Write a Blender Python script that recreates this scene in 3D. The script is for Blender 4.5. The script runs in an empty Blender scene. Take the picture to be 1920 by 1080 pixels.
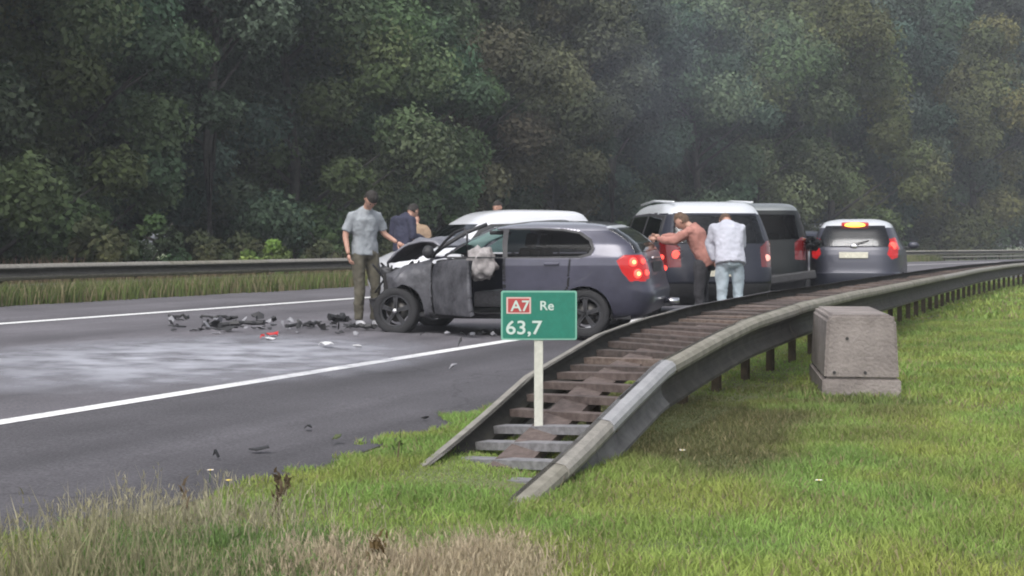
import bpy, bmesh, math, random
import numpy as np
from mathutils import Vector, Matrix
random.seed(7); rng = np.random.default_rng(7)
S = bpy.context.scene
COL = S.collection
R = math.radians
# ------------------------------------------------------------------ camera, sky, sun, exposure
F = 2700.0; CH = 1.22; HY = 458.0
camd = bpy.data.cameras.new('camera'); cam = bpy.data.objects.new('camera', camd); COL.objects.link(cam)
cam.location = (0, 0, CH)
cam.rotation_euler = (R(90), 0, 0)
camd.sensor_width = 36; camd.lens = 36 * F / 1920
camd.shift_y = -(540 - HY) / 1920.0          # level camera, horizon above the middle of the frame
camd.clip_start = .1; camd.clip_end = 3000
camd.dof.use_dof = False
S.camera = cam
w = bpy.data.worlds.new('World'); S.world = w; w.use_nodes = True
nt = w.node_tree; bg = nt.nodes['Background']
sky = nt.nodes.new('ShaderNodeTexSky'); sky.sky_type = 'NISHITA'; sky.sun_disc = False
SUN_EL, SUN_ROT = 52, 200
sky.sun_elevation = R(SUN_EL); sky.sun_rotation = R(SUN_ROT); sky.dust_density = 4; sky.air_density = 1.0
hs = nt.nodes.new('ShaderNodeHueSaturation'); hs.inputs['Saturation'].default_value = .30
nt.links.new(sky.outputs[0], hs.inputs['Color']); nt.links.new(hs.outputs[0], bg.inputs[0])
bg.inputs[1].default_value = .135
sd = bpy.data.lights.new('sun', 'SUN'); sd.energy = .75; sd.angle = R(25); sd.color = (1, .97, .93)
so = bpy.data.objects.new('sun', sd); COL.objects.link(so)
el, ro = R(SUN_EL), R(SUN_ROT)
sdir = Vector((math.sin(ro) * math.cos(el), math.cos(ro) * math.cos(el), math.sin(el)))
so.rotation_euler = sdir.to_track_quat('Z', 'Y').to_euler()
S.view_settings.view_transform = 'Standard'; S.view_settings.look = 'None'
S.view_settings.gamma = 1; S.view_settings.use_curve_mapping = False
S.view_settings.exposure = 0.95
S.render.engine = 'CYCLES'
S.cycles.filter_width = 2.0

# ------------------------------------------------------------------ coordinates
TH = math.atan(1120 / F); U = np.array([math.sin(TH), math.cos(TH)]); N = np.array([math.cos(TH), -math.sin(TH)])
S0, RAD = 30.0, 200.0                          # straight up to S0, then a long right-hand bend
EDGE = -4.05; BANK = .026; FARE = -15.3
def gz(d):
    # level verge, crossfall over the carriageway, then a shallow dip to the far barrier
    return 0.0 if d > EDGE else (BANK * (EDGE - d) if d > FARE else max(.11, BANK * (EDGE - FARE) - .056 * (FARE - d)))
GZ = np.vectorize(lambda d: gz(float(d)))
def W(s, d, z=0.0):
    if s <= S0: P = s * U + d * N
    else:
        a = (s - S0) / RAD; P = S0 * U + RAD * N - (RAD - d) * (N * math.cos(a) - U * math.sin(a))
    return Vector((P[0], P[1], z))
def G(x, y, h=0.0):
    """ground (or h above it) point behind photo pixel x, y"""
    Z = F * (CH - h) / (y - HY); xr = (x - 960) / F
    for _ in range(60):
        d = Z * (xr * N[0] + N[1]); Z = .5 * Z + .5 * F * (CH - h - gz(d)) / (y - HY)
    return Vector((xr * Z, Z, gz(Z * (xr * N[0] + N[1]))))
def AT(x, Z):
    """ground point in photo column x at distance Z"""
    xr = (x - 960) / F; return Vector((xr * Z, Z, gz(Z * (xr * N[0] + N[1]))))
def SD(p): return p.x * U[0] + p.y * U[1], p.x * N[0] + p.y * N[1]

# ------------------------------------------------------------------ materials
MATS = {}
def mat(name, col, rough=.8, metal=0, noise=0, nscale=8, bump=0, bscale=60, spec=.5, coat=0, emit=None, es=0, col2=None, trans=0):
    if name in MATS: return MATS[name]
    m = bpy.data.materials.new(name); m.use_nodes = True; n = m.node_tree.nodes; l = m.node_tree.links
    b = n['Principled BSDF']; b.inputs['Base Color'].default_value = (*col, 1); b.inputs['Roughness'].default_value = rough
    b.inputs['Metallic'].default_value = metal; b.inputs['Specular IOR Level'].default_value = spec; b.inputs['Coat Weight'].default_value = coat
    if trans: b.inputs['Transmission Weight'].default_value = trans
    tc = n.new('ShaderNodeTexCoord')
    if noise or col2:
        t = n.new('ShaderNodeTexNoise'); t.inputs['Scale'].default_value = nscale; t.inputs['Detail'].default_value = 6; t.inputs['Roughness'].default_value = .65
        l.new(tc.outputs['Object'], t.inputs['Vector'])
        r = n.new('ShaderNodeValToRGB'); r.color_ramp.elements[0].position = .35; r.color_ramp.elements[1].position = .68
        c2 = col2 or tuple(min(1, c * (1 + noise)) for c in col)
        c1 = col if col2 else tuple(c * (1 - noise) for c in col)
        r.color_ramp.elements[0].color = (*c1, 1); r.color_ramp.elements[1].color = (*c2, 1)
        l.new(t.outputs['Fac'], r.inputs[0]); l.new(r.outputs[0], b.inputs['Base Color'])
    if bump:
        t2 = n.new('ShaderNodeTexNoise'); t2.inputs['Scale'].default_value = bscale; t2.inputs['Detail'].default_value = 4
        l.new(tc.outputs['Object'], t2.inputs['Vector'])
        bp = n.new('ShaderNodeBump'); bp.inputs['Strength'].default_value = bump; bp.inputs['Distance'].default_value = .02
        l.new(t2.outputs['Fac'], bp.inputs['Height']); l.new(bp.outputs[0], b.inputs['Normal'])
    if emit: b.inputs['Emission Color'].default_value = (*emit, 1); b.inputs['Emission Strength'].default_value = es
    MATS[name] = m; return m
def vmat(name, rough=.9, trans=0.0):
    """colour of every blade or leaf comes from its own attribute"""
    if name in MATS: return MATS[name]
    m = bpy.data.materials.new(name); m.use_nodes = True; n = m.node_tree.nodes; l = m.node_tree.links
    b = n['Principled BSDF']; b.inputs['Roughness'].default_value = rough; b.inputs['Specular IOR Level'].default_value = .25
    a = n.new('ShaderNodeAttribute'); a.attribute_name = 'tint'
    oi = n.new('ShaderNodeObjectInfo'); hv = n.new('ShaderNodeMixRGB'); hv.blend_type = 'MULTIPLY'; hv.inputs[0].default_value = 1
    l.new(a.outputs['Color'], hv.inputs[1]); l.new(oi.outputs['Color'], hv.inputs[2])
    l.new(hv.outputs[0], b.inputs['Base Color'])
    if trans:
        t = n.new('ShaderNodeBsdfTranslucent'); mx = n.new('ShaderNodeMixShader'); mx.inputs[0].default_value = trans
        l.new(hv.outputs[0], t.inputs[0]); l.new(b.outputs[0], mx.inputs[1]); l.new(t.outputs[0], mx.inputs[2])
        l.new(mx.outputs[0], n['Material Output'].inputs['Surface'])
    MATS[name] = m; return m
def glassmat(name, tint, gloss=.25, grough=.04, milky=0, mcol=(.5, .7, .68)):
    if name in MATS: return MATS[name]
    m = bpy.data.materials.new(name); m.use_nodes = True; n = m.node_tree.nodes; l = m.node_tree.links
    n.remove(n['Principled BSDF'])
    tr = n.new('ShaderNodeBsdfTransparent'); tr.inputs[0].default_value = (*tint, 1)
    gl = n.new('ShaderNodeBsdfGlossy'); gl.inputs[0].default_value = (.9, .92, .95, 1); gl.inputs['Roughness'].default_value = grough
    lw = n.new('ShaderNodeLayerWeight'); lw.inputs[0].default_value = gloss
    mx = n.new('ShaderNodeMixShader'); l.new(lw.outputs['Fresnel'], mx.inputs[0]); l.new(tr.outputs[0], mx.inputs[1]); l.new(gl.outputs[0], mx.inputs[2])
    out = mx.outputs[0]
    if milky:
        df = n.new('ShaderNodeBsdfDiffuse'); df.inputs[0].default_value = (*mcol, 1)
        tl = n.new('ShaderNodeBsdfTranslucent'); tl.inputs[0].default_value = (*mcol, 1)
        ad = n.new('ShaderNodeMixShader'); ad.inputs[0].default_value = .5; l.new(df.outputs[0], ad.inputs[1]); l.new(tl.outputs[0], ad.inputs[2])
        m2 = n.new('ShaderNodeMixShader'); m2.inputs[0].default_value = milky; l.new(out, m2.inputs[1]); l.new(ad.outputs[0], m2.inputs[2]); out = m2.outputs[0]
    l.new(out, n['Material Output'].inputs['Surface']); MATS[name] = m; return m

# ------------------------------------------------------------------ mesh helpers
def npmesh(name, V, T, cols=None, quads=False):
    me = bpy.data.meshes.new(name); V = np.asarray(V, np.float32); T = np.asarray(T, np.int32); k = T.shape[1]
    me.vertices.add(len(V)); me.vertices.foreach_set('co', V.ravel())
    me.loops.add(T.size); me.loops.foreach_set('vertex_index', T.ravel())
    me.polygons.add(len(T)); me.polygons.foreach_set('loop_start', np.arange(0, T.size, k, dtype=np.int32))
    me.polygons.foreach_set('loop_total', np.full(len(T), k, np.int32)) if hasattr(me.polygons, 'foreach_set') else None
    me.update(calc_edges=True)
    if cols is not None:
        a = me.attributes.new('tint', 'FLOAT_COLOR', 'POINT')
        a.data.foreach_set('color', np.c_[cols, np.ones(len(cols))].astype(np.float32).ravel())
    me.validate(); return me
def link(name, me, m=None, parent=None, smooth=False):
    o = bpy.data.objects.new(name, me); COL.objects.link(o)
    if m is not None and len(me.materials) == 0: me.materials.append(m)
    if smooth: me.polygons.foreach_set('use_smooth', [True] * len(me.polygons))
    if parent is not None: o.parent = parent
    return o
def tag(o, label=None, cat=None, group=None, kind=None):
    if label: o['label'] = label
    if cat: o['category'] = cat
    if group: o['group'] = group
    if kind: o['kind'] = kind
    return o
def empty(name, loc, yaw=0, **k):
    o = bpy.data.objects.new(name, None); COL.objects.link(o); o.location = loc; o.rotation_euler = (0, 0, yaw); o.empty_display_size = .2
    return tag(o, **k)
def frombm(name, bm, m, parent=None, smooth=False):
    me = bpy.data.meshes.new(name); bm.to_mesh(me); bm.free(); return link(name, me, m, parent, smooth)
def addbox(bm, c, s, rot=None, jitter=0, taper=1.0):
    M = Matrix.Translation(c) @ (rot if rot else Matrix.Identity(4))
    vs = []
    for z in (-.5, .5):
        k = taper if z > 0 else 1
        for x, y in ((-.5, -.5), (.5, -.5), (.5, .5), (-.5, .5)):
            vs.append(bm.verts.new(M @ Vector((x * s[0] * k + random.uniform(-jitter, jitter), y * s[1] * k + random.uniform(-jitter, jitter), z * s[2] + random.uniform(-jitter, jitter)))))
    for f in ((0, 3, 2, 1), (4, 5, 6, 7), (0, 1, 5, 4), (1, 2, 6, 5), (2, 3, 7, 6), (3, 0, 4, 7)): bm.faces.new([vs[i] for i in f])
def bevel(bm, w, seg=2): bmesh.ops.bevel(bm, geom=bm.edges[:], offset=w, segments=seg, affect='EDGES', profile=.6)
def box(name, c, s, m, parent=None, bev=0, rot=None, taper=1.0):
    bm = bmesh.new(); addbox(bm, c, s, rot, 0, taper)
    if bev: bevel(bm, bev)
    return frombm(name, bm, m, parent)
def tubeverts(pts, rad, n=8):
    pts = [Vector(p) for p in pts]; V = []; Fc = []
    for i, p in enumerate(pts):
        t = (pts[min(i + 1, len(pts) - 1)] - pts[max(i - 1, 0)]).normalized()
        a = t.cross(Vector((0, 0, 1))); a = Vector((1, 0, 0)) if a.length < 1e-3 else a.normalized(); b = t.cross(a)
        r = rad[i] if hasattr(rad, '__len__') else rad
        for k in range(n): q = 2 * math.pi * k / n; V.append(p + a * math.cos(q) * r + b * math.sin(q) * r)
    for i in range(len(pts) - 1):
        for k in range(n): Fc.append((i * n + k, i * n + (k + 1) % n, (i + 1) * n + (k + 1) % n, (i + 1) * n + k))
    Fc.append(tuple(range(n - 1, -1, -1))); Fc.append(tuple((len(pts) - 1) * n + k for k in range(n)))
    return V, Fc
def tube(name, pts, rad, m, parent=None, n=8):
    V, Fc = tubeverts(pts, rad, n); me = bpy.data.meshes.new(name); me.from_pydata([tuple(v) for v in V], [], Fc); return link(name, me, m, parent, True)
def lathe_y(name, prof, m, parent=None, n=36, loc=(0, 0, 0)):
    """profile (r, y) revolved about the y axis"""
    V = []; Fc = []; k = len(prof)
    for i in range(n):
        a = 2 * math.pi * i / n
        for r, y in prof: V.append((r * math.cos(a), y, r * math.sin(a)))
    for i in range(n):
        for j in range(k - 1): Fc.append((i * k + j, i * k + j + 1, ((i + 1) % n) * k + j + 1, ((i + 1) % n) * k + j))
    me = bpy.data.meshes.new(name); me.from_pydata(V, [], Fc); o = link(name, me, m, parent, True); o.location = loc; return o
def blob(name, c, s, m, parent=None, amp=.15, freq=3, sub=3, seed=0):
    from mathutils import noise
    bm = bmesh.new(); bmesh.ops.create_icosphere(bm, subdivisions=sub, radius=1)
    for v in bm.verts:
        k = 1 + amp * noise.noise(v.co * freq + Vector((seed * 7.3, 0, 0))); v.co = Vector((v.co.x * s[0] * k + c[0], v.co.y * s[1] * k + c[1], v.co.z * s[2] * k + c[2]))
    return frombm(name, bm, m, parent, True)

# ================================================================== SETTING
# --- ground: one sheet under everything
m_ground = mat('soil_and_turf', (.095, .125, .042), .95, nscale=1.3, col2=(.13, .135, .06), bump=.5, bscale=25)
ds = [-900, -300, -120, -60, -30, -22, -19.5, -17, FARE - .1, FARE + .25, -12, -9, EDGE - .25, EDGE + .1, -3.6, -3, -2, -1, 0, 1, 2, 3, 5, 8, 15, 40, 200, 900]
ss = [-300, -60, -20, -8, 0] + list(np.arange(2, 40, 1.0)) + list(range(42, 150, 6)) + [200, 280]
V = []; Fc = []
for s in ss:
    for d in ds:
        z = gz(d)
        if FARE < d < EDGE: z -= .03
        if d < -60: z += .0
        dd = d if s <= S0 else min(d, 150)
        V.append(tuple(W(s, dd, z)))
nd = len(ds)
for i in range(len(ss) - 1):
    for j in range(nd - 1): Fc.append((i * nd + j, i * nd + j + 1, (i + 1) * nd + j + 1, (i + 1) * nd + j))
me = bpy.data.meshes.new('ground'); me.from_pydata(V, [], Fc); tag(link('ground', me, m_ground, smooth=True), kind='structure')

# --- asphalt
def asphalt():
    m = bpy.data.materials.new('asphalt'); m.use_nodes = True; n = m.node_tree.nodes; l = m.node_tree.links; b = n['Principled BSDF']
    tc = n.new('ShaderNodeTexCoord'); uvn = n.new('ShaderNodeUVMap')
    def noise(sc, det, vec, st=None):
        t = n.new('ShaderNodeTexNoise'); t.inputs['Scale'].default_value = sc; t.inputs['Detail'].default_value = det
        if st:
            mp = n.new('ShaderNodeMapping'); mp.inputs['Scale'].default_value = st; l.new(vec, mp.inputs[0]); vec = mp.outputs[0]
        l.new(vec, t.inputs['Vector']); return t.outputs['Fac']
    fine = noise(55, 8, tc.outputs['Object']); big = noise(.9, 6, tc.outputs['Object']); streak = noise(1, 5, uvn.outputs[0], (.12, 2.2, 1))
    r1 = n.new('ShaderNodeValToRGB'); e = r1.color_ramp.elements; e[0].position = .3; e[1].position = .75; e[0].color = (.080, .076, .086, 1); e[1].color = (.182, .173, .190, 1)
    l.new(fine, r1.inputs[0])
    def mul(a, f, lo, hi):
        r = n.new('ShaderNodeMapRange'); r.inputs[1].default_value = .3; r.inputs[2].default_value = .7; r.inputs[3].default_value = lo; r.inputs[4].default_value = hi; l.new(f, r.inputs[0])
        mx = n.new('ShaderNodeMixRGB'); mx.blend_type = 'MULTIPLY'; mx.inputs[0].default_value = 1; l.new(a, mx.inputs[1]); l.new(r.outputs[0], mx.inputs[2]); return mx.outputs[0]
    c = mul(mul(r1.outputs[0], big, .85, 1.12), streak, .78, 1.18)
    vo = n.new('ShaderNodeTexVoronoi'); vo.inputs['Scale'].default_value = 75; l.new(tc.outputs['Object'], vo.inputs['Vector']); vr = n.new('ShaderNodeMapRange'); vr.inputs[1].default_value = .0; vr.inputs[2].default_value = .5; vr.inputs[3].default_value = 1.22; vr.inputs[4].default_value = .86; l.new(vo.outputs['Distance'], vr.inputs[0])
    vm = n.new('ShaderNodeMixRGB'); vm.blend_type = 'MULTIPLY'; vm.inputs[0].default_value = 1; l.new(c, vm.inputs[1]); l.new(vr.outputs[0], vm.inputs[2]); c = vm.outputs[0]
    # wheel tracks polished darker along the lanes, and thin sealed cracks across
    s2 = n.new('ShaderNodeSeparateXYZ'); l.new(uvn.outputs[0], s2.inputs[0]); wv = n.new('ShaderNodeMath'); wv.operation = 'SINE'; w0 = n.new('ShaderNodeMath'); w0.operation = 'MULTIPLY'; w0.inputs[1].default_value = 3.5; l.new(s2.outputs[1], w0.inputs[0]); l.new(w0.outputs[0], wv.inputs[0])
    wr = n.new('ShaderNodeMapRange'); wr.inputs[1].default_value = -1; wr.inputs[2].default_value = 1; wr.inputs[3].default_value = .90; wr.inputs[4].default_value = 1.07; l.new(wv.outputs[0], wr.inputs[0]); wm = n.new('ShaderNodeMixRGB'); wm.blend_type = 'MULTIPLY'; wm.inputs[0].default_value = 1; l.new(c, wm.inputs[1]); l.new(wr.outputs[0], wm.inputs[2]); c = wm.outputs[0]
    cv = n.new('ShaderNodeTexVoronoi'); cv.feature = 'DISTANCE_TO_EDGE'; cv.inputs['Scale'].default_value = .22; cn = n.new('ShaderNodeTexNoise'); cn.inputs['Scale'].default_value = 1.3; cn.inputs['Detail'].default_value = 5; l.new(tc.outputs['Object'], cn.inputs['Vector']); ca = n.new('ShaderNodeMixRGB'); ca.blend_type = 'ADD'; ca.inputs[0].default_value = 1; l.new(tc.outputs['Object'], ca.inputs[1]); l.new(cn.outputs['Color'], ca.inputs[2]); l.new(ca.outputs[0], cv.inputs['Vector'])
    cr_ = n.new('ShaderNodeMapRange'); cr_.inputs[1].default_value = .001; cr_.inputs[2].default_value = .006; cr_.inputs[3].default_value = .72; cr_.inputs[4].default_value = 1; l.new(cv.outputs['Distance'], cr_.inputs[0]); cm = n.new('ShaderNodeMixRGB'); cm.blend_type = 'MULTIPLY'; cm.inputs[0].default_value = 1; l.new(c, cm.inputs[1]); l.new(cr_.outputs[0], cm.inputs[2]); c = cm.outputs[0]
    sx = n.new('ShaderNodeSeparateXYZ'); l.new(uvn.outputs[0], sx.inputs[0]); mr = n.new('ShaderNodeMapRange'); mr.inputs[1].default_value = dn - .35; mr.inputs[2].default_value = dn + .25; mr.inputs[3].default_value = 1.06; mr.inputs[4].default_value = .68   # the hard shoulder is laid in a darker mix
    l.new(sx.outputs[1], mr.inputs[0]); mm = n.new('ShaderNodeMixRGB'); mm.blend_type = 'MULTIPLY'; mm.inputs[0].default_value = 1; l.new(c, mm.inputs[1]); l.new(mr.outputs[0], mm.inputs[2]); c = mm.outputs[0]
    l.new(c, b.inputs['Base Color']); b.inputs['Roughness'].default_value = .78; b.inputs['Specular IOR Level'].default_value = .35
    bp = n.new('ShaderNodeBump'); bp.inputs['Strength'].default_value = .5; bp.inputs['Distance'].default_value = .01; l.new(fine, bp.inputs['Height']); l.new(bp.outputs[0], b.inputs['Normal'])
    return m
def strip(name, d0, d1, s0, s1, dz, m, wob=0, step=1.0, nd=6):
    V = []; Fc = []; uv = []
    sl = list(np.arange(s0, min(s1, 60), step)) + list(np.arange(max(60, s0), s1 + .1, 4)) if s1 > 60 else list(np.linspace(s0, s1, max(2, int((s1 - s0) / step) + 1)))
    for s in sl:
        for j in range(nd + 1):
            d = d0 + (d1 - d0) * j / nd
            if wob and j == nd: d += wob * (math.sin(s * 2.1) + math.sin(s * 5.3 + 1)) * .5
            zz = BANK * (EDGE - d) if d > EDGE else gz(d)
            V.append(tuple(W(s, d, zz + dz))); uv.append((s, d))
    for i in range(len(sl) - 1):
        for j in range(nd): a = i * (nd + 1) + j; Fc.append((a, a + 1, a + nd + 2, a + nd + 1))
    me = bpy.data.meshes.new(name); me.from_pydata(V, [], Fc); u = me.uv_layers.new(name='UVMap')
    for lp in me.loops: u.data[lp.index].uv = uv[lp.vertex_index]
    return tag(link(name, me, m, smooth=True), kind='structure')
dn = SD(G(316, 742))[1]; df = SD(G(316, 585))[1]
strip('road', FARE, EDGE, -60, 280, .0, asphalt(), wob=.07, nd=12)
def paint(name, dirty):
    m = bpy.data.materials.new(name); m.use_nodes = True; n = m.node_tree.nodes; l = m.node_tree.links; b = n['Principled BSDF']
    t = n.new('ShaderNodeTexNoise'); t.inputs['Scale'].default_value = 26; t.inputs['Detail'].default_value = 8; tc = n.new('ShaderNodeTexCoord'); l.new(tc.outputs['Object'], t.inputs['Vector'])
    r = n.new('ShaderNodeValToRGB'); e = r.color_ramp.elements; e[0].position = .28; e[1].position = .44; e[0].color = (.25, .25, .26, 1); e[1].color = (dirty,) * 3 + (1,)
    l.new(t.outputs['Fac'], r.inputs[0]); l.new(r.outputs[0], b.inputs['Base Color']); b.inputs['Roughness'].default_value = .6; return m
mp_ = paint('road_paint', .78)
dn = SD(G(316, 742))[1]; df = SD(G(316, 585))[1]
strip('edge_line', dn - .075, dn + .085, -60, 280, .006, mp_, nd=1)
strip('edge_line', df - .09, df + .09, -60, 280, .006, mp_, nd=1)
for k in range(-3, 12): # lane dashes, the wreck stands in the gap between two
    s = 2.4 + 12 * k
    if 8 < s < 24: continue
    strip('lane_dash', (dn + df) / 2 - .07, (dn + df) / 2 + .07, s, s + 3, .006, mp_, nd=1)

# --- spilled pale powder / coolant on the carriageway
def stain_mat():
    m = bpy.data.materials.new('pale_spill'); m.use_nodes = True; n = m.node_tree.nodes; l = m.node_tree.links; b = n['Principled BSDF']
    b.inputs['Base Color'].default_value = (.40, .405, .455, 1); b.inputs['Roughness'].default_value = .5
    tr = n.new('ShaderNodeBsdfTransparent'); mx = n.new('ShaderNodeMixShader'); a = n.new('ShaderNodeAttribute'); a.attribute_name = 'tint'
    t = n.new('ShaderNodeTexNoise'); t.inputs['Scale'].default_value = 2.2; t.inputs['Detail'].default_value = 8; tc = n.new('ShaderNodeTexCoord'); l.new(tc.outputs['Object'], t.inputs['Vector'])
    r = n.new('ShaderNodeMapRange'); r.inputs[1].default_value = .22; r.inputs[2].default_value = .62; l.new(t.outputs['Fac'], r.inputs[0])
    mu = n.new('ShaderNodeMath'); mu.operation = 'MULTIPLY'; l.new(r.outputs[0], mu.inputs[0]); l.new(a.outputs['Fac'], mu.inputs[1])
    l.new(mu.outputs[0], mx.inputs[0]); l.new(tr.outputs[0], mx.inputs[1]); l.new(b.outputs[0], mx.inputs[2]); l.new(mx.outputs[0], n['Material Output'].inputs['Surface']); return m
c = SD(G(360, 672)); n_ = 34; V = []; cols = []; T = []
for i in range(n_ + 1):
    for j in range(n_ + 1):
        a, b_ = i / n_ * 2 - 1, j / n_ * 2 - 1; s = c[0] + a * 3.5; d = c[1] + b_ * 2.2
        V.append(tuple(W(s, d, gz(d) + .010))); k = max(0, 1 - (a * a + b_ * b_)) ** .8; cols.append((k, k, k))
for i in range(n_):
    for j in range(n_): q = i * (n_ + 1) + j; T.append((q, q + 1, q + n_ + 2, q + n_ + 1))
tag(link('spill_stain', npmesh('spill_stain', V, T, cols), stain_mat()), 'large pale powdery spill on the carriageway left of the wreck', 'spill', kind='stuff')

# ================================================================== VEGETATION
def blades(n, pos, h, wd, lean, col, mid=.55):
    """pos (n,3), h (n), wd(n), lean (n), col (n,3) -> one mesh of bent blades"""
    a = rng.uniform(0, 2 * np.pi, n); dx, dy = np.cos(a), np.sin(a); b = rng.uniform(0, 2 * np.pi, n); lx, ly = np.cos(b) * lean * h, np.sin(b) * lean * h
    V = np.zeros((n, 5, 3)); ww = wd[:, None] * .5; D = np.c_[dx, dy, np.zeros(n)]
    V[:, 0] = pos - D * ww; V[:, 1] = pos + D * ww
    m = pos + np.c_[lx * .35, ly * .35, h * mid]; V[:, 2] = m - D * ww * .8; V[:, 3] = m + D * ww * .8
    V[:, 4] = pos + np.c_[lx, ly, h * (1 - .25 * lean ** 2)]
    base = (np.arange(n) * 5)[:, None]; T = np.concatenate([base + [[0, 1, 3]], base + [[0, 3, 2]], base + [[2, 3, 4]]])
    return V.reshape(-1, 3), T, np.repeat(col, 5, axis=0)
def vn(x, y, sc, seed=0):
    """cheap smooth value noise in numpy, 0..1"""
    x = x * sc + seed * 13.7; y = y * sc + seed * 5.1; xi, yi = np.floor(x).astype(int), np.floor(y).astype(int); fx, fy = x - xi, y - yi
    fx = fx * fx * (3 - 2 * fx); fy = fy * fy * (3 - 2 * fy)
    h = lambda i, j: (np.sin(i * 127.1 + j * 311.7 + seed * 74.7) * 43758.5453) % 1
    return (h(xi, yi) * (1 - fx) + h(xi + 1, yi) * fx) * (1 - fy) + (h(xi, yi + 1) * (1 - fx) + h(xi + 1, yi + 1) * fx) * fy
def Wn(s, d):
    P = s[:, None] * U + d[:, None] * N; m = s > S0; a = (s - S0) / RAD
    Q = S0 * U + RAD * N - (RAD - d)[:, None] * (N * np.cos(a)[:, None] - U * np.sin(a)[:, None]); P[m] = Q[m]; return P
m_blade = vmat('grass_blade', .75, .38)
def patchmask(x, y, px, py, rx, ry):
    """soft elliptical patch centred at the ground point of photo pixel px, py"""
    g = G(px, py); return np.clip(1.25 - (((x - g.x) / rx) ** 2 + ((y - g.y) / ry) ** 2), 0, 1)
# verge in front of and beside the barrier
def verge(n, s0, s1, d0, d1, hh, wd, name, dens_edge=True):
    s = rng.uniform(s0, s1, n); d = rng.uniform(d0, d1, n); P = Wn(s, d); x, y = P[:, 0], P[:, 1]
    edge = EDGE - .13 + (vn(s, d, 1.6, 3) - .45) * .55 + (vn(s, d, 6, 4) - .5) * .25
    vis = (x / np.maximum(y, .1) > -.45) & (x / np.maximum(y, .1) < .62) & (y > 3.2) & (d > edge)
    x, y, s, d = x[vis], y[vis], s[vis], d[vis]; k = len(x)
    z = np.full(k, -.008)
    g = np.array([.245, .335, .088])[None] * np.ones((k, 1)); v = vn(x, y, 1.1, 1)[:, None]; v2 = vn(x, y, 4.5, 2)[:, None]
    g = g * (.80 + .38 * v) * (.84 + .34 * v2)
    g[:, 0] *= .85 + .35 * vn(x, y, 2.3, 8)
    olive = np.array([.115, .110, .055])[None]
    brown = np.clip(patchmask(x, y, 1260, 800, .75, 2.3) * 1.5 * (.5 + .8 * vn(x, y, 3, 5)) + 1.1 * patchmask(x, y, 1450, 765, 1.2, 1.9) * vn(x, y, 2.5, 6), 0, 1)[:, None]
    g = g * (1 - .88 * brown) + olive * .88 * brown
    dry = np.array([.33, .28, .16])[None]; dm = (rng.random(k) < .10 + .25 * np.clip(vn(x, y, 1.7, 7) - .5, 0, 1))[:, None]; g = np.where(dm, dry * .85, g)
    left = np.clip(patchmask(x, y, 690, 1060, .62, .62) + patchmask(x, y, 900, 1050, .35, .45), 0, 1) * (vn(x, y, 3.5, 9) > .3)
    g = np.where((rng.random(k) < .42 * left)[:, None], np.array([[.42, .35, .235]]) * rng.uniform(.7, 1.1, (k, 1)), g)
    g *= rng.uniform(.8, 1.2, (k, 1))
    h = hh * rng.uniform(.45, 1.25, k) * (.6 + .9 * vn(x, y, 2.6, 10))
    inrail = (d > -3.5) & (d < -2.55) & (s > 6.6); h[inrail] *= .5
    h = h * (1 + .6 * left)
    V, T, C = blades(k, np.c_[x, y, z], h, wd * rng.uniform(.7, 1.3, k), rng.uniform(.2, .9, k), g)
    return tag(link(name, npmesh(name, V, T, C), m_blade), 'short green grass with dry blades on the verge beside the barrier' if s0 < 10 else 'grass of the verge farther along the barrier', 'grass', kind='stuff')
verge(400000, 2, 11, EDGE - .4, 2.6, .052, .0065, 'grass')
verge(230000, 11, 24, EDGE - .4, 6.5, .065, .012, 'grass')
verge(80000, 24, 60, EDGE - .3, 9, .11, .04, 'grass')
# strip between the far edge line and the far barrier
n = 130000; s = rng.uniform(8, 80, n); d = rng.uniform(-19.6, FARE + .12, n); d += (vn(s, d, .9, 2) - .5) * .3; P = Wn(s, d)
z = GZ(d); g = np.array([[.13, .170, .055]]) * (.6 + .8 * vn(P[:, 0], P[:, 1], .8, 3))[:, None] * rng.uniform(.6, 1.3, (n, 1))
dm = rng.random(n) < .35; g[dm] = np.array([.30, .26, .15]) * .8
V, T, C = blades(n, np.c_[P, z - .01], rng.uniform(.14, .44, n), np.full(n, .022), rng.uniform(.1, .5, n), g)
tag(link('median_grass', npmesh('median_grass', V, T, C), m_blade), 'long pale green grass strip below the far barrier', 'grass', kind='stuff')
# tall dry grass, lower left
def tallgrass(name, n, cx, cy, rx, ry, h0, h1, col, label):
    g0 = G(cx, cy); x = g0.x + rng.normal(0, rx, n); y = g0.y + rng.normal(0, ry, n)
    dd = x * N[0] + y * N[1]; ok = (dd > EDGE + .05) & (y > 3.9); x, y = x[ok], y[ok]; k = len(x)
    cl = vn(x, y, 6, 4); keep = rng.random(k) < .25 + cl; x, y, cl = x[keep], y[keep], cl[keep]; k = len(x)
    h = rng.uniform(h0, h1, k) * (.5 + .7 * cl); C0 = np.array([col]) * rng.uniform(.55, 1.2, (k, 1))
    V, T, C = blades(k, np.c_[x, y, np.zeros(k)], h, rng.uniform(.0025, .006, k), rng.uniform(.05, .6, k), C0)
    # seed heads: little clumps of blades at the top of one in six stems
    m = rng.random(k) < .16; xs, ys, hs = x[m], y[m], h[m]; q = 7; kk = len(xs) * q
    hp = np.c_[np.repeat(xs, q) + rng.normal(0, .012, kk), np.repeat(ys, q) + rng.normal(0, .012, kk), np.repeat(hs, q) * .8 + rng.uniform(-.05, .03, kk)]
    V2, T2, C2 = blades(kk, hp, rng.uniform(.015, .035, kk), np.full(kk, .005), rng.uniform(.2, .9, kk), np.array([col]) * rng.uniform(.6, 1.15, (kk, 1)))
    V = np.r_[V, V2]; T = np.r_[T, T2 + len(V) - len(V2)]; C = np.r_[C, C2]
    return tag(link(name, npmesh(name, V, T, C), m_blade), label, 'grass', kind='stuff')
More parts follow.
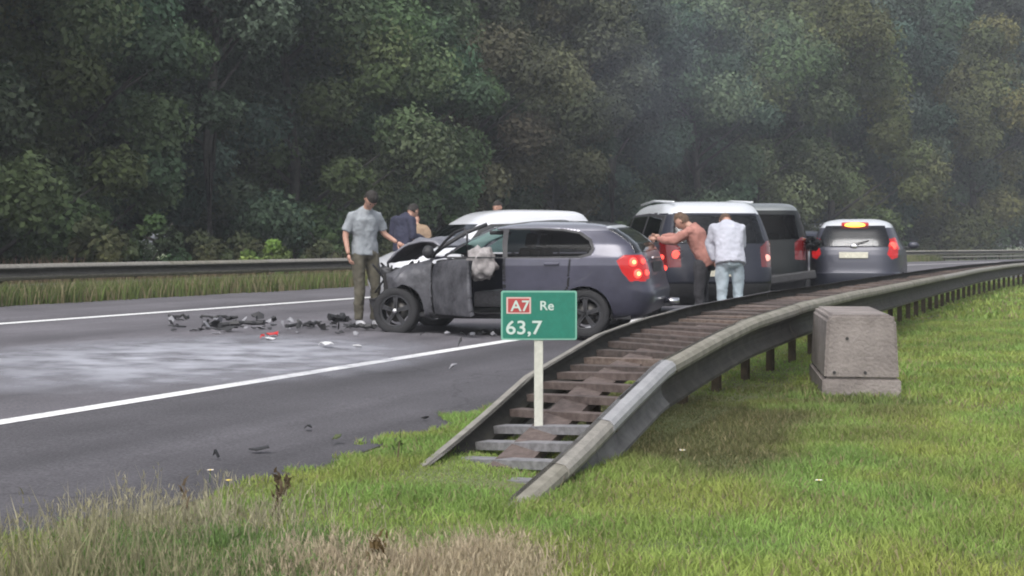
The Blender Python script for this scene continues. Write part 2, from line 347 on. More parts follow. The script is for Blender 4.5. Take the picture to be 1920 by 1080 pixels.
tallgrass('dry_grass', 5200, 690, 1100, .24, .20, .06, .19, (.50, .42, .30), 'tall straw-coloured dry grass in the lower left foreground')
tallgrass('dry_grass', 3200, 870, 1085, .16, .17, .05, .13, (.48, .41, .28), 'low dry grass in front of the lower barrier end')
tallgrass('dry_grass', 1500, 350, 1010, .30, .25, .10, .27, (.38, .35, .24), 'pale seeding grass at the edge of the asphalt, lower left')
tallgrass('dry_grass', 1800, 130, 1150, .35, .25, .12, .34, (.30, .28, .17), 'seeding grass at the far lower left corner')
tallgrass('green_weeds', 12000, 420, 1090, .30, .32, .05, .13, (.17, .27, .085), 'dark green weeds at the bottom left')
# separate weeds: a stem with seed clusters
def weed(px, py, h, lean, col, label, q=26, group=None):
    g0 = G(px, py); o = empty('weed', g0, label=label, cat='weed', group=group)
    tube('stem', [(0, 0, -.02), (lean * .4 * h, 0, h * .5), (lean * h, 0, h)], [.006, .005, .002], mat('weed_stem', (.10, .07, .04)), o, 5)
    t = np.sort(rng.uniform(.45, 1, q)); p = np.c_[lean * h * t ** 1.3, np.zeros(q), h * t] + rng.normal(0, .014, (q, 3))
    V, T, C = blades(q, p, rng.uniform(.02, .05, q), np.full(q, .014), rng.uniform(.3, 1, q), np.array([col]) * rng.uniform(.6, 1.2, (q, 1)))
    link('seed_head', npmesh('seed_head', V, T, C), m_blade, o)
weed(522, 985, .21, .05, (.11, .08, .05), 'dark dock stem standing upright against the asphalt, lower left')
weed(505, 975, .17, .5, (.12, .09, .05), 'dark dock stem leaning right, beside the upright one')
weed(715, 1085, .14, -.1, (.13, .09, .04), 'short brown forked weed stem at the bottom edge of the dry grass', 40)
weed(745, 870, .13, .1, (.07, .11, .03), 'thin green stem alone on the grass left of the barrier ramp', 12)
weed(355, 1000, .20, -.1, (.20, .15, .10), 'thin brown stalk at the left edge of the dry grass', 12)
# small flowers
def flower(px, py, col, h, label):
    g0 = G(px, py); o = empty('flower', g0, label=label, cat='flower')
    tube('stem', [(0, 0, -.01), (.004, 0, h)], .0022, mat('flower_stem', (.06, .12, .03)), o, 4)
    V = []; Fc = []; r = .017
    for k in range(9):
        a = k * 2 * math.pi / 9; c_, s_ = math.cos(a), math.sin(a); i = len(V)
        V += [(.004 - s_ * .004, c_ * .004, h), (.004 + c_ * r - s_ * .006, s_ * r + c_ * .006, h + .006), (.004 + c_ * r + s_ * .006, s_ * r - c_ * .006, h + .006), (.004 + s_ * .004, -c_ * .004, h)]; Fc.append((i, i + 1, i + 2, i + 3))
    me = bpy.data.meshes.new('petals'); me.from_pydata(V, [], Fc); link('petals', me, mat('petal' + str(col), col, .6), o)
    blob('flower_centre', (.004, 0, h + .004), (.006, .006, .005), mat('flower_centre', (.6, .45, .08)), o, sub=1)
flower(1278, 862, (.75, .75, .7), .05, 'single white daisy on the olive patch right of the barrier')
flower(1534, 925, (.72, .72, .68), .06, 'single white daisy farther right in the green grass')
flower(428, 925, (.75, .6, .15), .06, 'pale yellow flower at the asphalt edge, lower left')
flower(393, 905, (.75, .68, .6), .06, 'whitish flower just left of the yellow one')

# --- trees
m_leaf = vmat('tree_leaf', .8, .2); m_bark = mat('bark', (.045, .042, .036), .95, noise=.4, nscale=6, bump=.8, bscale=20)
def tree_meshes(k, H, rad, nleaf, col, low=.05, nclump=46):
    """crown of leaf clumps between low*H and H"""
    r = np.random.default_rng(100 + k); tv = []; tf = []
    def addtube(pts, rr, n=7):
        v, f = tubeverts(pts, rr, n); o = len(tv); tv.extend([tuple(q) for q in v]); tf.extend([tuple(i + o for i in q) for q in f])
    top = Vector((r.normal(0, .3), r.normal(0, .3), H * .88)); addtube([(0, 0, -.3), (r.normal(0, .1), r.normal(0, .1), H * .3), (top.x * .5, top.y * .5, H * .6), top], [.05 + H * .016, H * .014, H * .008, .03])
    P = []; NN = []; CC = []; SZ = []
    for c in range(nclump):
        t = r.random() ** .8; z = H * (low + (.97 - low) * t); prof = rad * (math.sin(math.pi * min(1, (t * .80 + .16))) ** .7) * (.65 + .5 * r.random())
        a = r.uniform(0, 2 * np.pi); rr = prof * (r.random() ** .35); cx, cy = rr * math.cos(a), rr * math.sin(a); cs = rad * r.uniform(.20, .40)
        if rr > rad * .3 and c % 2 == 0:
            z0 = max(.5, z - rr * .7); addtube([(top.x * z0 / H * .7, top.y * z0 / H * .7, z0), (cx * .5, cy * .5, (z + z0) / 2), (cx, cy, z)], [.02 + H * .005, .05, .015], 5)
        m = nleaf // nclump; v = r.normal(size=(m, 3)); v /= np.linalg.norm(v, axis=1)[:, None]; v[:, 2] *= .8
        q = cs * (r.random(m) ** .35)[:, None] * v * (1 + .5 * (vn(v[:, 0] * 3 + c, v[:, 1] * 3, 1.7, c)[:, None] - .5)); P.append(q + [cx, cy, z])
        nn = v * .8 + r.normal(0, .55, (m, 3)) + [0, 0, .45]; NN.append(nn / np.linalg.norm(nn, axis=1)[:, None])
        cc = np.array(col) * r.uniform(.6, 1.6) * np.array([r.uniform(.82, 1.12), 1.03, r.uniform(.85, 1.15)]) * 1.14; CC.append(cc[None] * r.uniform(.8, 1.25, (m, 1))); SZ.append(r.uniform(.055, .12, m))
    P, NN, CC, SZ = map(np.concatenate, (P, NN, CC, SZ)); P[:, 2] = np.maximum(P[:, 2], .05)
    A = np.cross(NN, r.normal(size=NN.shape)); A /= np.linalg.norm(A, axis=1)[:, None]; B = np.cross(NN, A); s_ = SZ[:, None]
    V = np.stack([P - A * s_, P - B * s_ * .6, P + A * s_, P + B * s_ * .6], 1).reshape(-1, 3); T = np.arange(len(V)).reshape(-1, 4)
    crown = npmesh('crown', V, T, np.repeat(CC, 4, axis=0)); crown.materials.append(m_leaf)
    tm = bpy.data.meshes.new('trunk'); tm.from_pydata(tv, [], tf); tm.materials.append(m_bark); tm.polygons.foreach_set('use_smooth', [True] * len(tm.polygons))
    return tm, crown
GREEN = (.060, .086, .048)
TREES = [tree_meshes(0, 11, 3.6, 62000, GREEN), tree_meshes(1, 13, 3.2, 62000, (.054, .072, .050)), tree_meshes(2, 12, 4.0, 66000, (.066, .082, .042)), tree_meshes(3, 14, 3.6, 62000, (.060, .072, .048), .05)]
BUSH = [tree_meshes(7, 2.2, 1.2, 3500, (.060, .085, .035), .02, 16), tree_meshes(8, 1.6, 1.1, 3000, (.085, .085, .040), .02, 14)]
def tree(kind, s, d, sc, rot, label, tint=(1, 1, 1), group='trees behind the far barrier', name='broadleaf_tree', cat='tree', lib=TREES):
    tm, cr = lib[kind]; p = W(s, d, gz(d) - .1); o = empty(name, p, rot, label=label, cat=cat, group=group); o.scale = (sc * 1.0, sc * 1.0, sc)
    t = link('trunk', tm, None, o); c = link('crown', cr, None, o); c.color = (*tint, 1); return o
front = [  # s, d, scale, kind, tint, label
 (16.5, -23.5, .95, 0, (.9, 1, .95), 'dark green tree of the front row beyond the left end of the frame'),
 (21.5, -25.5, 1.0, 1, (1, 1, 1), 'front-row tree at the far left, above the empty carriageway'),
 (26.0, -24.5, .98, 2, (.95, 1, .85), 'olive-green tree at the left, upper leaves lightest'),
 (31.0, -25.5, 1.0, 0, (1, 1.02, .95), 'tree behind the pale bush and the far barrier, left'),
 (35.5, -24.8, 1.0, 1, (.85, .95, .95), 'dark grey-green tree directly behind the man in the grey T-shirt'),
 (40.5, -25.6, 1.06, 2, (.9, 1, .9), 'full tree between the man in the grey T-shirt and the raised bonnet'),
 (45.5, -24.6, 1.05, 0, (1, 1.08, .95), 'tree above the raised bonnet with pale leaf clusters halfway up'),
 (51.0, -25.4, 1.1, 3, (1.18, .95, .88), 'brownish autumn tree above the white car roof'),
 (56.5, -24.6, 1.1, 3, (1.16, 1.0, .85), 'olive-brown tree above the tail of the dark hatchback'),
 (63.0, -25.5, 1.18, 1, (.9, 1, 1.05), 'blue-green tree left of the smoke above the people carrier'),
 (70.0, -24.8, 1.25, 0, (.95, 1, 1.1), 'tree veiled by smoke above the people carrier'),
 (78.0, -25.5, 1.35, 2, (.95, 1, .9), 'olive tree above the man in pale jeans'),
 (86.0, -25.0, 1.45, 2, (1.12, 1.05, .8), 'yellowish olive tree above the black off-roader'),
 (95.0, -25.0, 1.5, 1, (.85, .95, 1.0), 'dark tree above the grey car with its brake lights on'),
 (105.0, -25.0, 1.6, 0, (1.25, .9, .62), 'tree with rust-coloured leaves near the right edge'),
 (116.0, -25.5, 1.7, 3, (.9, 1, 1), 'front-row tree beyond the rust-coloured one, far right'),
 (128.0, -25.5, 1.8, 1, (.9, 1, 1), 'last tree of the front row along the bend')]
for s, d, sc, k, ti, lb in front: tree(k, s, d, sc, random.uniform(0, 6), lb, ti)
for row, (dd, s0, s1, st, base) in enumerate([(-29.5, 12, 150, 4.2, 1.1), (-35.5, 12, 170, 5.2, 1.4)]):
    s = s0
    while s < s1:
        tree(random.randrange(4), s + random.uniform(-1, 1), dd + random.uniform(-1, 1), base * (1 + max(0, s - 35) / 130) * random.uniform(.93, 1.08), random.uniform(0, 6),
             'tree of the %s row, showing only as dark leaves between nearer crowns' % ('second' if row == 0 else 'rear'), (.85, .95, 1.0), 'trees of the %s row' % ('second' if row == 0 else 'rear'))
        s += st * (1 + max(0, s - 40) / 90)
# undergrowth beneath the trees
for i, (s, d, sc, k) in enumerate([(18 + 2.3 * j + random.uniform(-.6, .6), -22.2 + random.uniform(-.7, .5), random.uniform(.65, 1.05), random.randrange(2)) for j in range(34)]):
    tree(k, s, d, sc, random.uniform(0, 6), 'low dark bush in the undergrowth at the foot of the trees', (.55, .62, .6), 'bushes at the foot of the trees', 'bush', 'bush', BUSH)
b = AT(505, 37); sb = SD(b); tree(0, sb[0], sb[1], .62, 1, 'single yellow-green bush behind the far barrier, left of the man in the grey T-shirt', (1.7, 1.75, 1.1), None, 'bush', 'bush', BUSH)
# dry stalks behind the barrier
n = 5000; s = rng.uniform(12, 45, n); d = rng.uniform(-21.5, -19.4, n); P = Wn(s, d); kk = vn(P[:, 0], P[:, 1], .7, 5); 
V, T, C = blades(n, np.c_[P, GZ(d)], rng.uniform(.3, .75, n) + 1.0 * np.clip(kk - .55, 0, 1), np.full(n, .03), rng.uniform(.1, .4, n), np.array([[.24, .17, .12]]) * rng.uniform(.4, 1.1, (n, 1)))
tag(link('dry_stalks', npmesh('dry_stalks', V, T, C), m_blade), 'reddish brown dry stalks standing behind the far barrier', 'stalks', kind='stuff')

# ================================================================== BARRIERS
WP = [(0, -.155), (.02, -.150), (.045, -.135), (.075, -.105), (.083, -.080), (.075, -.055), (.035, -.035), (.008, -.018), (0, 0), (.008, .018), (.035, .035), (.075, .055), (.083, .080), (.075, .105), (.045, .135), (.02, .150), (0, .155)]
WPN = [(0, -.155), (.025, -.155), (.05, -.138), (.055, -.115), (.03, -.09), (.01, -.065), (.0, -.03), (.004, .01), (.03, .045), (.085, .075), (.098, .100), (.095, .130), (.075, .152), (.03, .160), (0, .160)]
DARK_FACES = {}
def beam(name, path, side, m, parent, zt=0.0, thick=.006, WP=WPN, dark_faces=(2, 11), paler_faces=0):
    """W-shaped rail swept along path of (s, d, ztop); its ridges point to +d when side = 1"""
    V = []; Fc = []; k = len(WP)
    for s, d, z in path:
        for o_, zz in WP: V.append(tuple(W(s, d + side * o_, z - .155 + zz)))
        for o_, zz in WP[::-1]: V.append(tuple(W(s, d + side * (o_ - thick), z - .155 + zz)))
    kk = 2 * k
    for i in range(len(path) - 1):
        for j in range(kk): Fc.append((i * kk + j, i * kk + (j + 1) % kk, (i + 1) * kk + (j + 1) % kk, (i + 1) * kk + j))
    for e in (0, len(path) - 1):
        for j in range(k - 1): a = e * kk + j; b = e * kk + kk - 1 - j; Fc.append((a, a + 1, b - 1, b))
    me = bpy.data.meshes.new(name); me.from_pydata(V, [], Fc); bm = bmesh.new(); bm.from_mesh(me); bmesh.ops.recalc_face_normals(bm, faces=bm.faces); bm.to_mesh(me); bm.free()
    o = link(name, me, m, parent, False)
    # darker colour on the faces below the top ridge and on the back
    me.materials.append(mat('rail_face_mid', (.12, .118, .115), .85, noise=.35, nscale=7) if paler_faces else mat('rail_face_dark', (.045, .042, .036), .9, noise=.35, nscale=7)); mi = np.zeros(len(me.polygons), np.int32); per = 2 * len(WP)
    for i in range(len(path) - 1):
        for j in range(dark_faces[0], dark_faces[1] - 2): mi[i * per + j] = 1
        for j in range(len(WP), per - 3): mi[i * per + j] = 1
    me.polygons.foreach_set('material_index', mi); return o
m_galv = mat('galvanised_weathered', (.25, .235, .21), .62, .25, noise=.22, nscale=14, bump=.15)
m_new = mat('galvanised_new', (.29, .29, .30), .6, .2, noise=.15, nscale=10)
m_mossy = mat('galvanised_mossy', (.14, .132, .105), .85, .05, nscale=9, col2=(.25, .235, .20))
m_rust = mat('rusty_steel', (.065, .047, .042), .9, .0, nscale=16, col2=(.135, .105, .095), bump=.3)
m_gsteel = mat('grey_steel', (.22, .215, .225), .6, .3, noise=.3, nscale=20)
m_post = mat('brown_post', (.075, .056, .035), .85, .1, noise=.35, nscale=14)
rail = empty('crash_barrier', W(9, -3.02), 0, label='double crash barrier with brown cross pieces ramping into the grass in the foreground', cat='crash barrier')
rail.location = (0, 0, 0)
DR, DL = -2.61, -3.44
RZ = ([6.05, 7.0, 7.8, 8.64, 9.94, 11.0, 13, 16], [-.02, .14, .31, .475, .575, .64, .685, .70])
LZ = ([6.98, 7.82, 8.67, 10.05, 11.1, 12.6, 16], [-.03, .155, .367, .553, .615, .66, .69])
rz = lambda s: float(np.interp(s, *RZ)); lz = lambda s: float(np.interp(s, *LZ))
def seg(nm, d, fz, side, s0, s1, m, drop=0, dz=0, paler_faces=0):
    pts = [s for s in np.arange(s0, s1, .35)] + [s1]; beam(nm, [(s, d, fz(s) - drop + dz) for s in pts], side, m, rail, paler_faces=paler_faces)
# right-hand rail, camera side; each length overlaps the next one by sitting a few mm proud
seg('rail_length', DR, rz, 1, 6.05, 6.82, m_mossy); seg('rail_length', DR + .004, rz, 1, 6.80, 7.52, m_galv, dz=.004, paler_faces=1)
seg('rail_length', DR + .008, rz, 1, 7.50, 8.72, m_new, dz=.008, paler_faces=1); s = 8.70; i = 0
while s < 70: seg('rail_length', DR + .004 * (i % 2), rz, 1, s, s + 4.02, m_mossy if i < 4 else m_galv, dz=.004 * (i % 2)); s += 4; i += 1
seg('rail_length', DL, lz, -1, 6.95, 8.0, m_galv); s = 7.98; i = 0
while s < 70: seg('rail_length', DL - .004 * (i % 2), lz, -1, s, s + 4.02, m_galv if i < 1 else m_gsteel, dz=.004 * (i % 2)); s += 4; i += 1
m_bolt = mat('bolt_head', (.14, .12, .10), .6, .5)
for sj in (6.81, 7.51, 8.71, 12.71, 16.71):
    for ds_ in (-.07, .07):
        for zz in (-.055, -.255):
            p = W(sj + ds_, DR + (.094 if zz > -.1 else .03), rz(sj) + zz); bm = bmesh.new(); bmesh.ops.create_cone(bm, cap_ends=True, segments=8, radius1=.014, radius2=.010, depth=.012, matrix=Matrix.Translation(p) @ Vector((N[0], N[1], 0)).to_track_quat('Z', 'Y').to_matrix().to_4x4()); frombm('bolt', bm, m_bolt, rail)
# cross pieces and spine
m_rust2 = mat('flaking_rust', (.085, .058, .045), .95, 0, nscale=22, col2=(.19, .15, .13), bump=.4); m_rust3 = mat('dark_rust', (.045, .035, .032), .95, 0, nscale=18, col2=(.10, .078, .07), bump=.3)
def slat(s, m, parent, w_=.11):
    q1, q2 = random.uniform(-.012, .012), random.uniform(-.012, .012)
    a = W(s + .42 + q2, DL + .03, lz(s + .42) - .07 + q1); b_ = W(s - q1, DR - .03, rz(s) - .07 + q2); t = (b_ - a); L = t.length; bm = bmesh.new()
    ex = t.normalized(); ey = Vector((U[0], U[1], 0)); ey = (ey - ex * ey.dot(ex)).normalized(); ez = ex.cross(ey)
    # flat plate with a down-turned lip on the camera side
    prof = [(-w_ / 2, -.045), (-w_ / 2 + .006, -.045), (-w_ / 2 + .006, -.006), (w_ / 2, -.006), (w_ / 2, 0), (-w_ / 2, 0)]
    A = [bm.verts.new(a + ey * p + ez * q) for p, q in prof]; B = [bm.verts.new(b_ + ey * p + ez * q) for p, q in prof]
    for k in range(6): bm.faces.new((A[k], A[(k + 1) % 6], B[(k + 1) % 6], B[k]))
    bm.faces.new(A[::-1]); bm.faces.new(B); bmesh.ops.recalc_face_normals(bm, faces=bm.faces)
    return frombm('cross_piece', bm, m, parent)
s = 6.52; i = 0
while s < 60:
    slat(s, m_gsteel if 1 <= i < 5 else random.choice([m_rust, m_rust2, m_rust3]), rail, .10 if s < 12 else .16); s += .27 if s < 22 else .40; i += 1
def spine(sa, sb, m):
    V = []; Fc = []; pts = list(np.arange(sa, sb, .5)) + [sb]
    for s in pts:
        z = .5 * (rz(s - .21) + lz(s + .21)) - .088
        for dd, q in ((-3.13, 0), (-2.92, 0), (-2.92, -.05), (-3.13, -.05)): V.append(tuple(W(s, dd, z + q)))
    for i in range(len(pts) - 1):
        for j in range(4): Fc.append((i * 4 + j, i * 4 + (j + 1) % 4, (i + 1) * 4 + (j + 1) % 4, (i + 1) * 4 + j))
    Fc += [(0, 1, 2, 3), tuple(len(V) - 4 + k for k in (3, 2, 1, 0))]
    me = bpy.data.meshes.new('centre_beam'); me.from_pydata(V, [], Fc); link('centre_beam', me, m, rail)
spine(7.2, 60, m_rust)
for s in np.arange(7.6, 55, 1.03 if True else 1):
    s = float(s); zt = .5 * (rz(s - .2) + lz(s + .2)) - .14
    if zt < .08: continue
    p = W(s, -3.02, 0); bm = bmesh.new(); rm = Matrix.Rotation(-TH, 4, 'Z')
    for dx, sx, sy in ((0, .008, .09), (-.035, .062, .008), (.035, .062, .008)):   # I section
        if sx < .02: addbox(bm, (p.x, p.y, zt / 2 - .1), (sx, sy - .02, zt + .2), rm)
        else:
            q = rm @ Vector((0, .045 if dx > 0 else -.045, 0)); addbox(bm, (p.x + q.x, p.y + q.y, zt / 2 - .1), (sx, sy, zt + .2), rm)
    frombm('post', bm, m_post, rail)
    # outrigger that carries the camera side rail
# dark inside face plates below the rails (the sides you look into)
# far barrier on the other side of the carriageway
far = empty('crash_barrier', (0, 0, 0), 0, label='far crash barrier along the foot of the trees, beyond the carriageway', cat='crash barrier')
DF = -18.9; zf = gz(DF) + .74; s = 2; i = 0
while s < 110:
    beam('rail_length', [(x, DF + .004 * (i % 2), zf + .003 * (i % 2)) for x in np.linspace(s, s + 4.02, 4)], 1, m_galv if i % 3 else m_mossy, far, WP=WP, dark_faces=(4, 14)); s += 4; i += 1
for s in np.arange(3, 110, 2.0):
    p = W(float(s), DF - .1, gz(DF)); box('post', (p.x, p.y, p.z + .33), (.07, .1, .70), m_post, far, rot=Matrix.Rotation(-TH, 4, 'Z'))
s = 2; i = 0   # lower rub rail
while s < 110:
    V = [tuple(W(x, DF + o_, gz(DF) + z_)) for x in (s, s + 4.0) for o_, z_ in ((.0, .26), (.05, .28), (.05, .34), (0, .36))]
    me = bpy.data.meshes.new('lower_rail'); me.from_pydata(V, [], [(0, 1, 5, 4), (1, 2, 6, 5), (2, 3, 7, 6), (3, 0, 4, 7)]); link('lower_rail', me, m_galv, far); s += 4.02

# concrete barrier block at the right
m_conc = mat('weathered_concrete', (.15, .13, .122), .92, nscale=2.5, col2=(.27, .24, .225), bump=.6, bscale=35)
pc = G(1545, 745); cb = empty('concrete_block', (pc.x, pc.y, 0), R(-8), label='weathered concrete barrier block behind the crash barrier at the right', cat='concrete block')
def prismx(name, prof, x0, L, m, parent, bev=.012):
    """profile (x, z) of the end face extruded away from the camera"""
    bm = bmesh.new(); A = [bm.verts.new((x, 0, z)) for x, z in prof]; B = [bm.verts.new((x, L, z)) for x, z in prof]; n = len(prof)
    for k in range(n): bm.faces.new((A[k], A[(k + 1) % n], B[(k + 1) % n], B[k]))
    bm.faces.new(A[::-1]); bm.faces.new(B); bmesh.ops.recalc_face_normals(bm, faces=bm.faces)
    bmesh.ops.bevel(bm, geom=bm.edges[:], offset=bev, segments=2, affect='EDGES')
    o = frombm(name, bm, m, parent); o.location = (x0, 0, 0); return o
prismx('foot', [(-.012, -.1), (.60, -.1), (.60, .145), (-.012, .145)], 0, 1.6, m_conc, cb)
prismx('block', [(0, .147), (.585, .147), (.56, .62), (.53, .66), (.055, .66), (.025, .62)], 0, 1.6, m_conc, cb, .02)
for x, z in ((.06, .2), (.30, .2), (.16, .47)):
    bm = bmesh.new(); bmesh.ops.create_cone(bm, cap_ends=True, segments=12, radius1=.013, radius2=.013, depth=.01, matrix=Matrix.Translation((x + .02, -.003, z)) @ Matrix.Rotation(R(90), 4, 'X')); frombm('lifting_hole', bm, mat('dark_hole', (.03, .028, .028)), cb)

# ================================================================== HECTOMETRE SIGN
zs = 8.42; sx = (1010 - 960) / F * zs; px = 1 / F * zs
sg = empty('road_sign', (sx, zs, 0), 0, label='small green kilometre sign reading A7 Re 63,7 on a pale post', cat='road sign')
zb = CH - (801 - HY) * px; zt_ = CH - (545 - HY) * px; zl = CH - (637 - HY) * px
m_post_s = mat('sign_post', (.47, .47, .42), .6, noise=.12, nscale=20)
bm = bmesh.new(); addbox(bm, (0, .012, (zb + zt_) / 2 - .01), (.052, .035, zt_ - zb - .02)); bevel(bm, .006); frombm('post', bm, m_post_s, sg)
bw, bh = 142 * px, 92 * px; zc = (zt_ + zl) / 2
m_green = mat('sign_green', (.010, .15, .105), .45, noise=.10, nscale=30); m_white = mat('sign_white', (.45, .54, .50), .5)
m_pale = mat('sign_border', (.16, .37, .29), .5)
def rrect(name, cx, cz, w_, h_, y, t, m, parent, r=.012):
    bm = bmesh.new(); vs = []
    for qx, qz, a0 in ((1, 1, 0), (-1, 1, 90), (-1, -1, 180), (1, -1, 270)):
        for k in range(5): a = R(a0 + k * 22.5); vs.append(bm.verts.new((cx + qx * (w_ / 2 - r) + r * math.cos(a), y, cz + qz * (h_ / 2 - r) + r * math.sin(a))))
    f = bm.faces.new(vs); g_ = bmesh.ops.extrude_face_region(bm, geom=[f]); bmesh.ops.translate(bm, vec=(0, t, 0), verts=[v for v in g_['geom'] if isinstance(v, bmesh.types.BMVert)])
    bmesh.ops.recalc_face_normals(bm, faces=bm.faces); return frombm(name, bm, m, parent)
bx = (1010.5 - 1010) * px
rrect('sign_border', bx, zc, bw, bh, -.012, .006, m_pale, sg); pan = rrect('sign_panel', bx, zc, bw - .020, bh - .020, -.014, .004, m_green, sg, .008)
def letters(txt, pxl, pyb, hpx, m, parent, wx=1.0, off=.0012, y=-.0165):
    cu = bpy.data.curves.new('letters', 'FONT'); cu.body = txt; cu.size = 1; cu.extrude = 0.001; cu.offset = off * 3
    o = bpy.data.objects.new('t', cu); COL.objects.link(o); dg = bpy.context.evaluated_depsgraph_get(); me = bpy.data.meshes.new_from_object(o.evaluated_get(dg)); bpy.data.objects.remove(o)
    co = np.array([v.co[:] for v in me.vertices]); k = hpx * px / .70
    X0 = co[:, 0].min()
    for v, c_ in zip(me.vertices, co): v.co = ((pxl - 1010) * px + (c_[0] - X0) * k * wx, y - c_[2] * .5, CH - (pyb - HY) * px + c_[1] * k)
    me.materials.clear(); return link('letters', me, m, parent)
rrect('route_panel', (972.5 - 1010) * px, CH - (572.5 - HY) * px, 46 * px, 31 * px, -.0152, .001, mat('sign_pink_edge', (.55, .38, .36), .5), sg, .003)
rrect('route_panel', (972.5 - 1010) * px, CH - (572.5 - HY) * px, 40 * px, 26 * px, -.0162, .001, mat('sign_red', (.33, .045, .045), .5), sg, .003)
letters('A7', 957, 583, 20, m_white, sg, 1.05, .004, -.018); letters('Re', 1013, 581, 17, m_white, sg, 1.05, .004); letters('63,7', 949, 626, 25, m_white, sg, 1.12, .004)

# ================================================================== CARS
def smooth1(a, k):
    g = np.exp(-.5 * (np.arange(-4 * k, 4 * k + 1) / k) ** 2); g /= g.sum(); p = np.pad(a, 4 * k, mode='edge'); return np.convolve(p, g, 'valid')
def nearest_on_poly(P, poly):
    poly = np.asarray(poly, float); A = poly; B = np.roll(poly, -1, 0); best = np.full(len(P), 1e9); Q = P.copy()
    for a, b in zip(A, B):
        ab = b - a; t = np.clip(((P - a) @ ab) / (ab @ ab), 0, 1); q = a + t[:, None] * ab; dd = np.hypot(*(P - q).T); m = dd < best; best[m] = dd[m]; Q[m] = q[m]
    return best, Q
def inpoly(P, poly):
    x, y = P[:, 0], P[:, 1]; c = np.zeros(len(P), bool); n = len(poly); j = n - 1
    for i in range(n):
        xi, yi = poly[i]; xj, yj = poly[j]; k = ((yi > y) != (yj > y)) & (x < (xj - xi) * (y - yi) / ((yj - yi) + 1e-12) + xi); c ^= k; j = i
    return c
def circ(cx, cz, r, n=28): return [(cx + r * math.cos(2 * math.pi * i / n), cz + r * math.sin(2 * math.pi * i / n)) for i in range(n)]
# rows: xf zf xr zr halfwidth ; local x runs backwards from the nose, y to the car's right, z up
HATCH = [(.30,.19,3.95,.22,.74),(.10,.24,4.10,.28,.82),(.02,.42,4.19,.42,.855),(.0,.55,4.19,.55,.865),(.03,.66,4.15,.62,.87),(.12,.74,4.13,.74,.87),(.55,.85,4.10,.86,.868),(1.20,.955,4.06,.955,.85),(1.42,1.10,3.97,1.10,.785),(1.72,1.27,3.83,1.28,.69),(1.92,1.36,3.66,1.385,.615),(2.08,1.40,3.50,1.42,.52),(2.35,1.435,3.30,1.445,.36),(2.6,1.45,3.0,1.45,.18),(2.75,1.452,2.85,1.452,.01)]
MPV = [(.30,.24,4.40,.26,.80),(.08,.30,4.56,.34,.88),(.0,.50,4.62,.52,.91),(.02,.68,4.60,.68,.92),(.12,.84,4.55,.85,.92),(.5,.98,4.52,.97,.915),(1.05,1.08,4.49,1.08,.90),(1.35,1.25,4.42,1.25,.85),(1.75,1.48,4.31,1.48,.77),(2.0,1.60,4.20,1.62,.69),(2.2,1.655,4.05,1.67,.60),(2.5,1.69,3.8,1.69,.42),(3.0,1.70,3.4,1.70,.2),(3.15,1.70,3.25,1.70,.01)]
def scale_rows(rows, L, H, Wd):
    l0 = max(r[2] for r in rows); h0 = max(r[1] for r in rows); w0 = max(r[4] for r in rows)
    return [(a * L / l0, b * H / h0, c * L / l0, d * H / h0, e * Wd / 2 / w0) for a, b, c, d, e in rows]
def car_grid(rows, cell, pf=4.5, pr=5.0):
    A = np.array(rows, float); dd = np.maximum(np.abs(np.diff(A, axis=0)).max(1), 1e-3); t = np.r_[0, np.cumsum(dd)]; tt = np.linspace(0, t[-1], 600)
    D = np.stack([smooth1(np.interp(tt, t, A[:, i]), 7) for i in range(5)], 1)
    st = np.maximum.reduce([np.hypot(np.diff(D[:, 0]), np.diff(D[:, 1])), np.hypot(np.diff(D[:, 2]), np.diff(D[:, 3])), np.abs(np.diff(D[:, 4]))]); c = np.r_[0, np.cumsum(st)]
    nr = int(c[-1] / cell); D = np.stack([np.interp(np.linspace(0, c[-1], nr), c, D[:, i]) for i in range(5)], 1)
    M = int((4.2 + 1.7) / cell) + 1; rings = []
    phi = np.linspace(0, math.pi, 900); cs, sn = np.cos(phi), np.sin(phi)
    for xf, zf, xr, zr, w_ in D:
        a = (xr - xf) / 2; xm = (xr + xf) / 2; p = pf + (pr - pf) * (phi / math.pi < .5)
        x = xm + a * np.sign(cs) * np.abs(cs) ** (2 / p); y = w_ * np.abs(sn) ** (2 / p); x = x[::-1]; y = y[::-1]      # front -> rear
        L = np.r_[0, np.cumsum(np.hypot(np.diff(x), np.diff(y)))]; u = np.linspace(0, L[-1], M); xx = np.interp(u, L, x); yy = np.interp(u, L, y)
        zz = zf + (zr - zf) * np.clip((xx - xf) / max(xr - xf, 1e-4), 0, 1)
        half = np.c_[xx, yy, zz]; other = half[1:-1][::-1] * [1, -1, 1]; rings.append(np.r_[half, other])
    R_ = np.stack(rings); n, m = R_.shape[:2]; idx = np.arange(n * m).reshape(n, m); nx = np.roll(idx, -1, 1)
    Fq = np.stack([idx[:-1], nx[:-1], nx[1:], idx[1:]], -1).reshape(-1, 4); return R_.reshape(-1, 3), Fq
def fnormals(V, Fq):
    n = np.cross(V[Fq[:, 2]] - V[Fq[:, 0]], V[Fq[:, 3]] - V[Fq[:, 1]]); return n / np.maximum(np.linalg.norm(n, axis=1), 1e-9)[:, None]
PLANE = {'side': (0, 2), 'left': (0, 2), 'right': (0, 2), 'rear': (1, 2), 'front': (1, 2), 'top': (0, 1)}
def viewmask(view, n, c=None):
    if view == 'side': return np.abs(n[:, 1]) > .45
    if view == 'left': return n[:, 1] < -.45
    if view == 'right': return n[:, 1] > .45
    if view == 'rear': return (n[:, 0] > .22) & (np.abs(n[:, 1]) < .93)
    if view == 'front': return (n[:, 0] < -.25) & (np.abs(n[:, 1]) < .9)
    if view == 'top': return n[:, 2] > .75
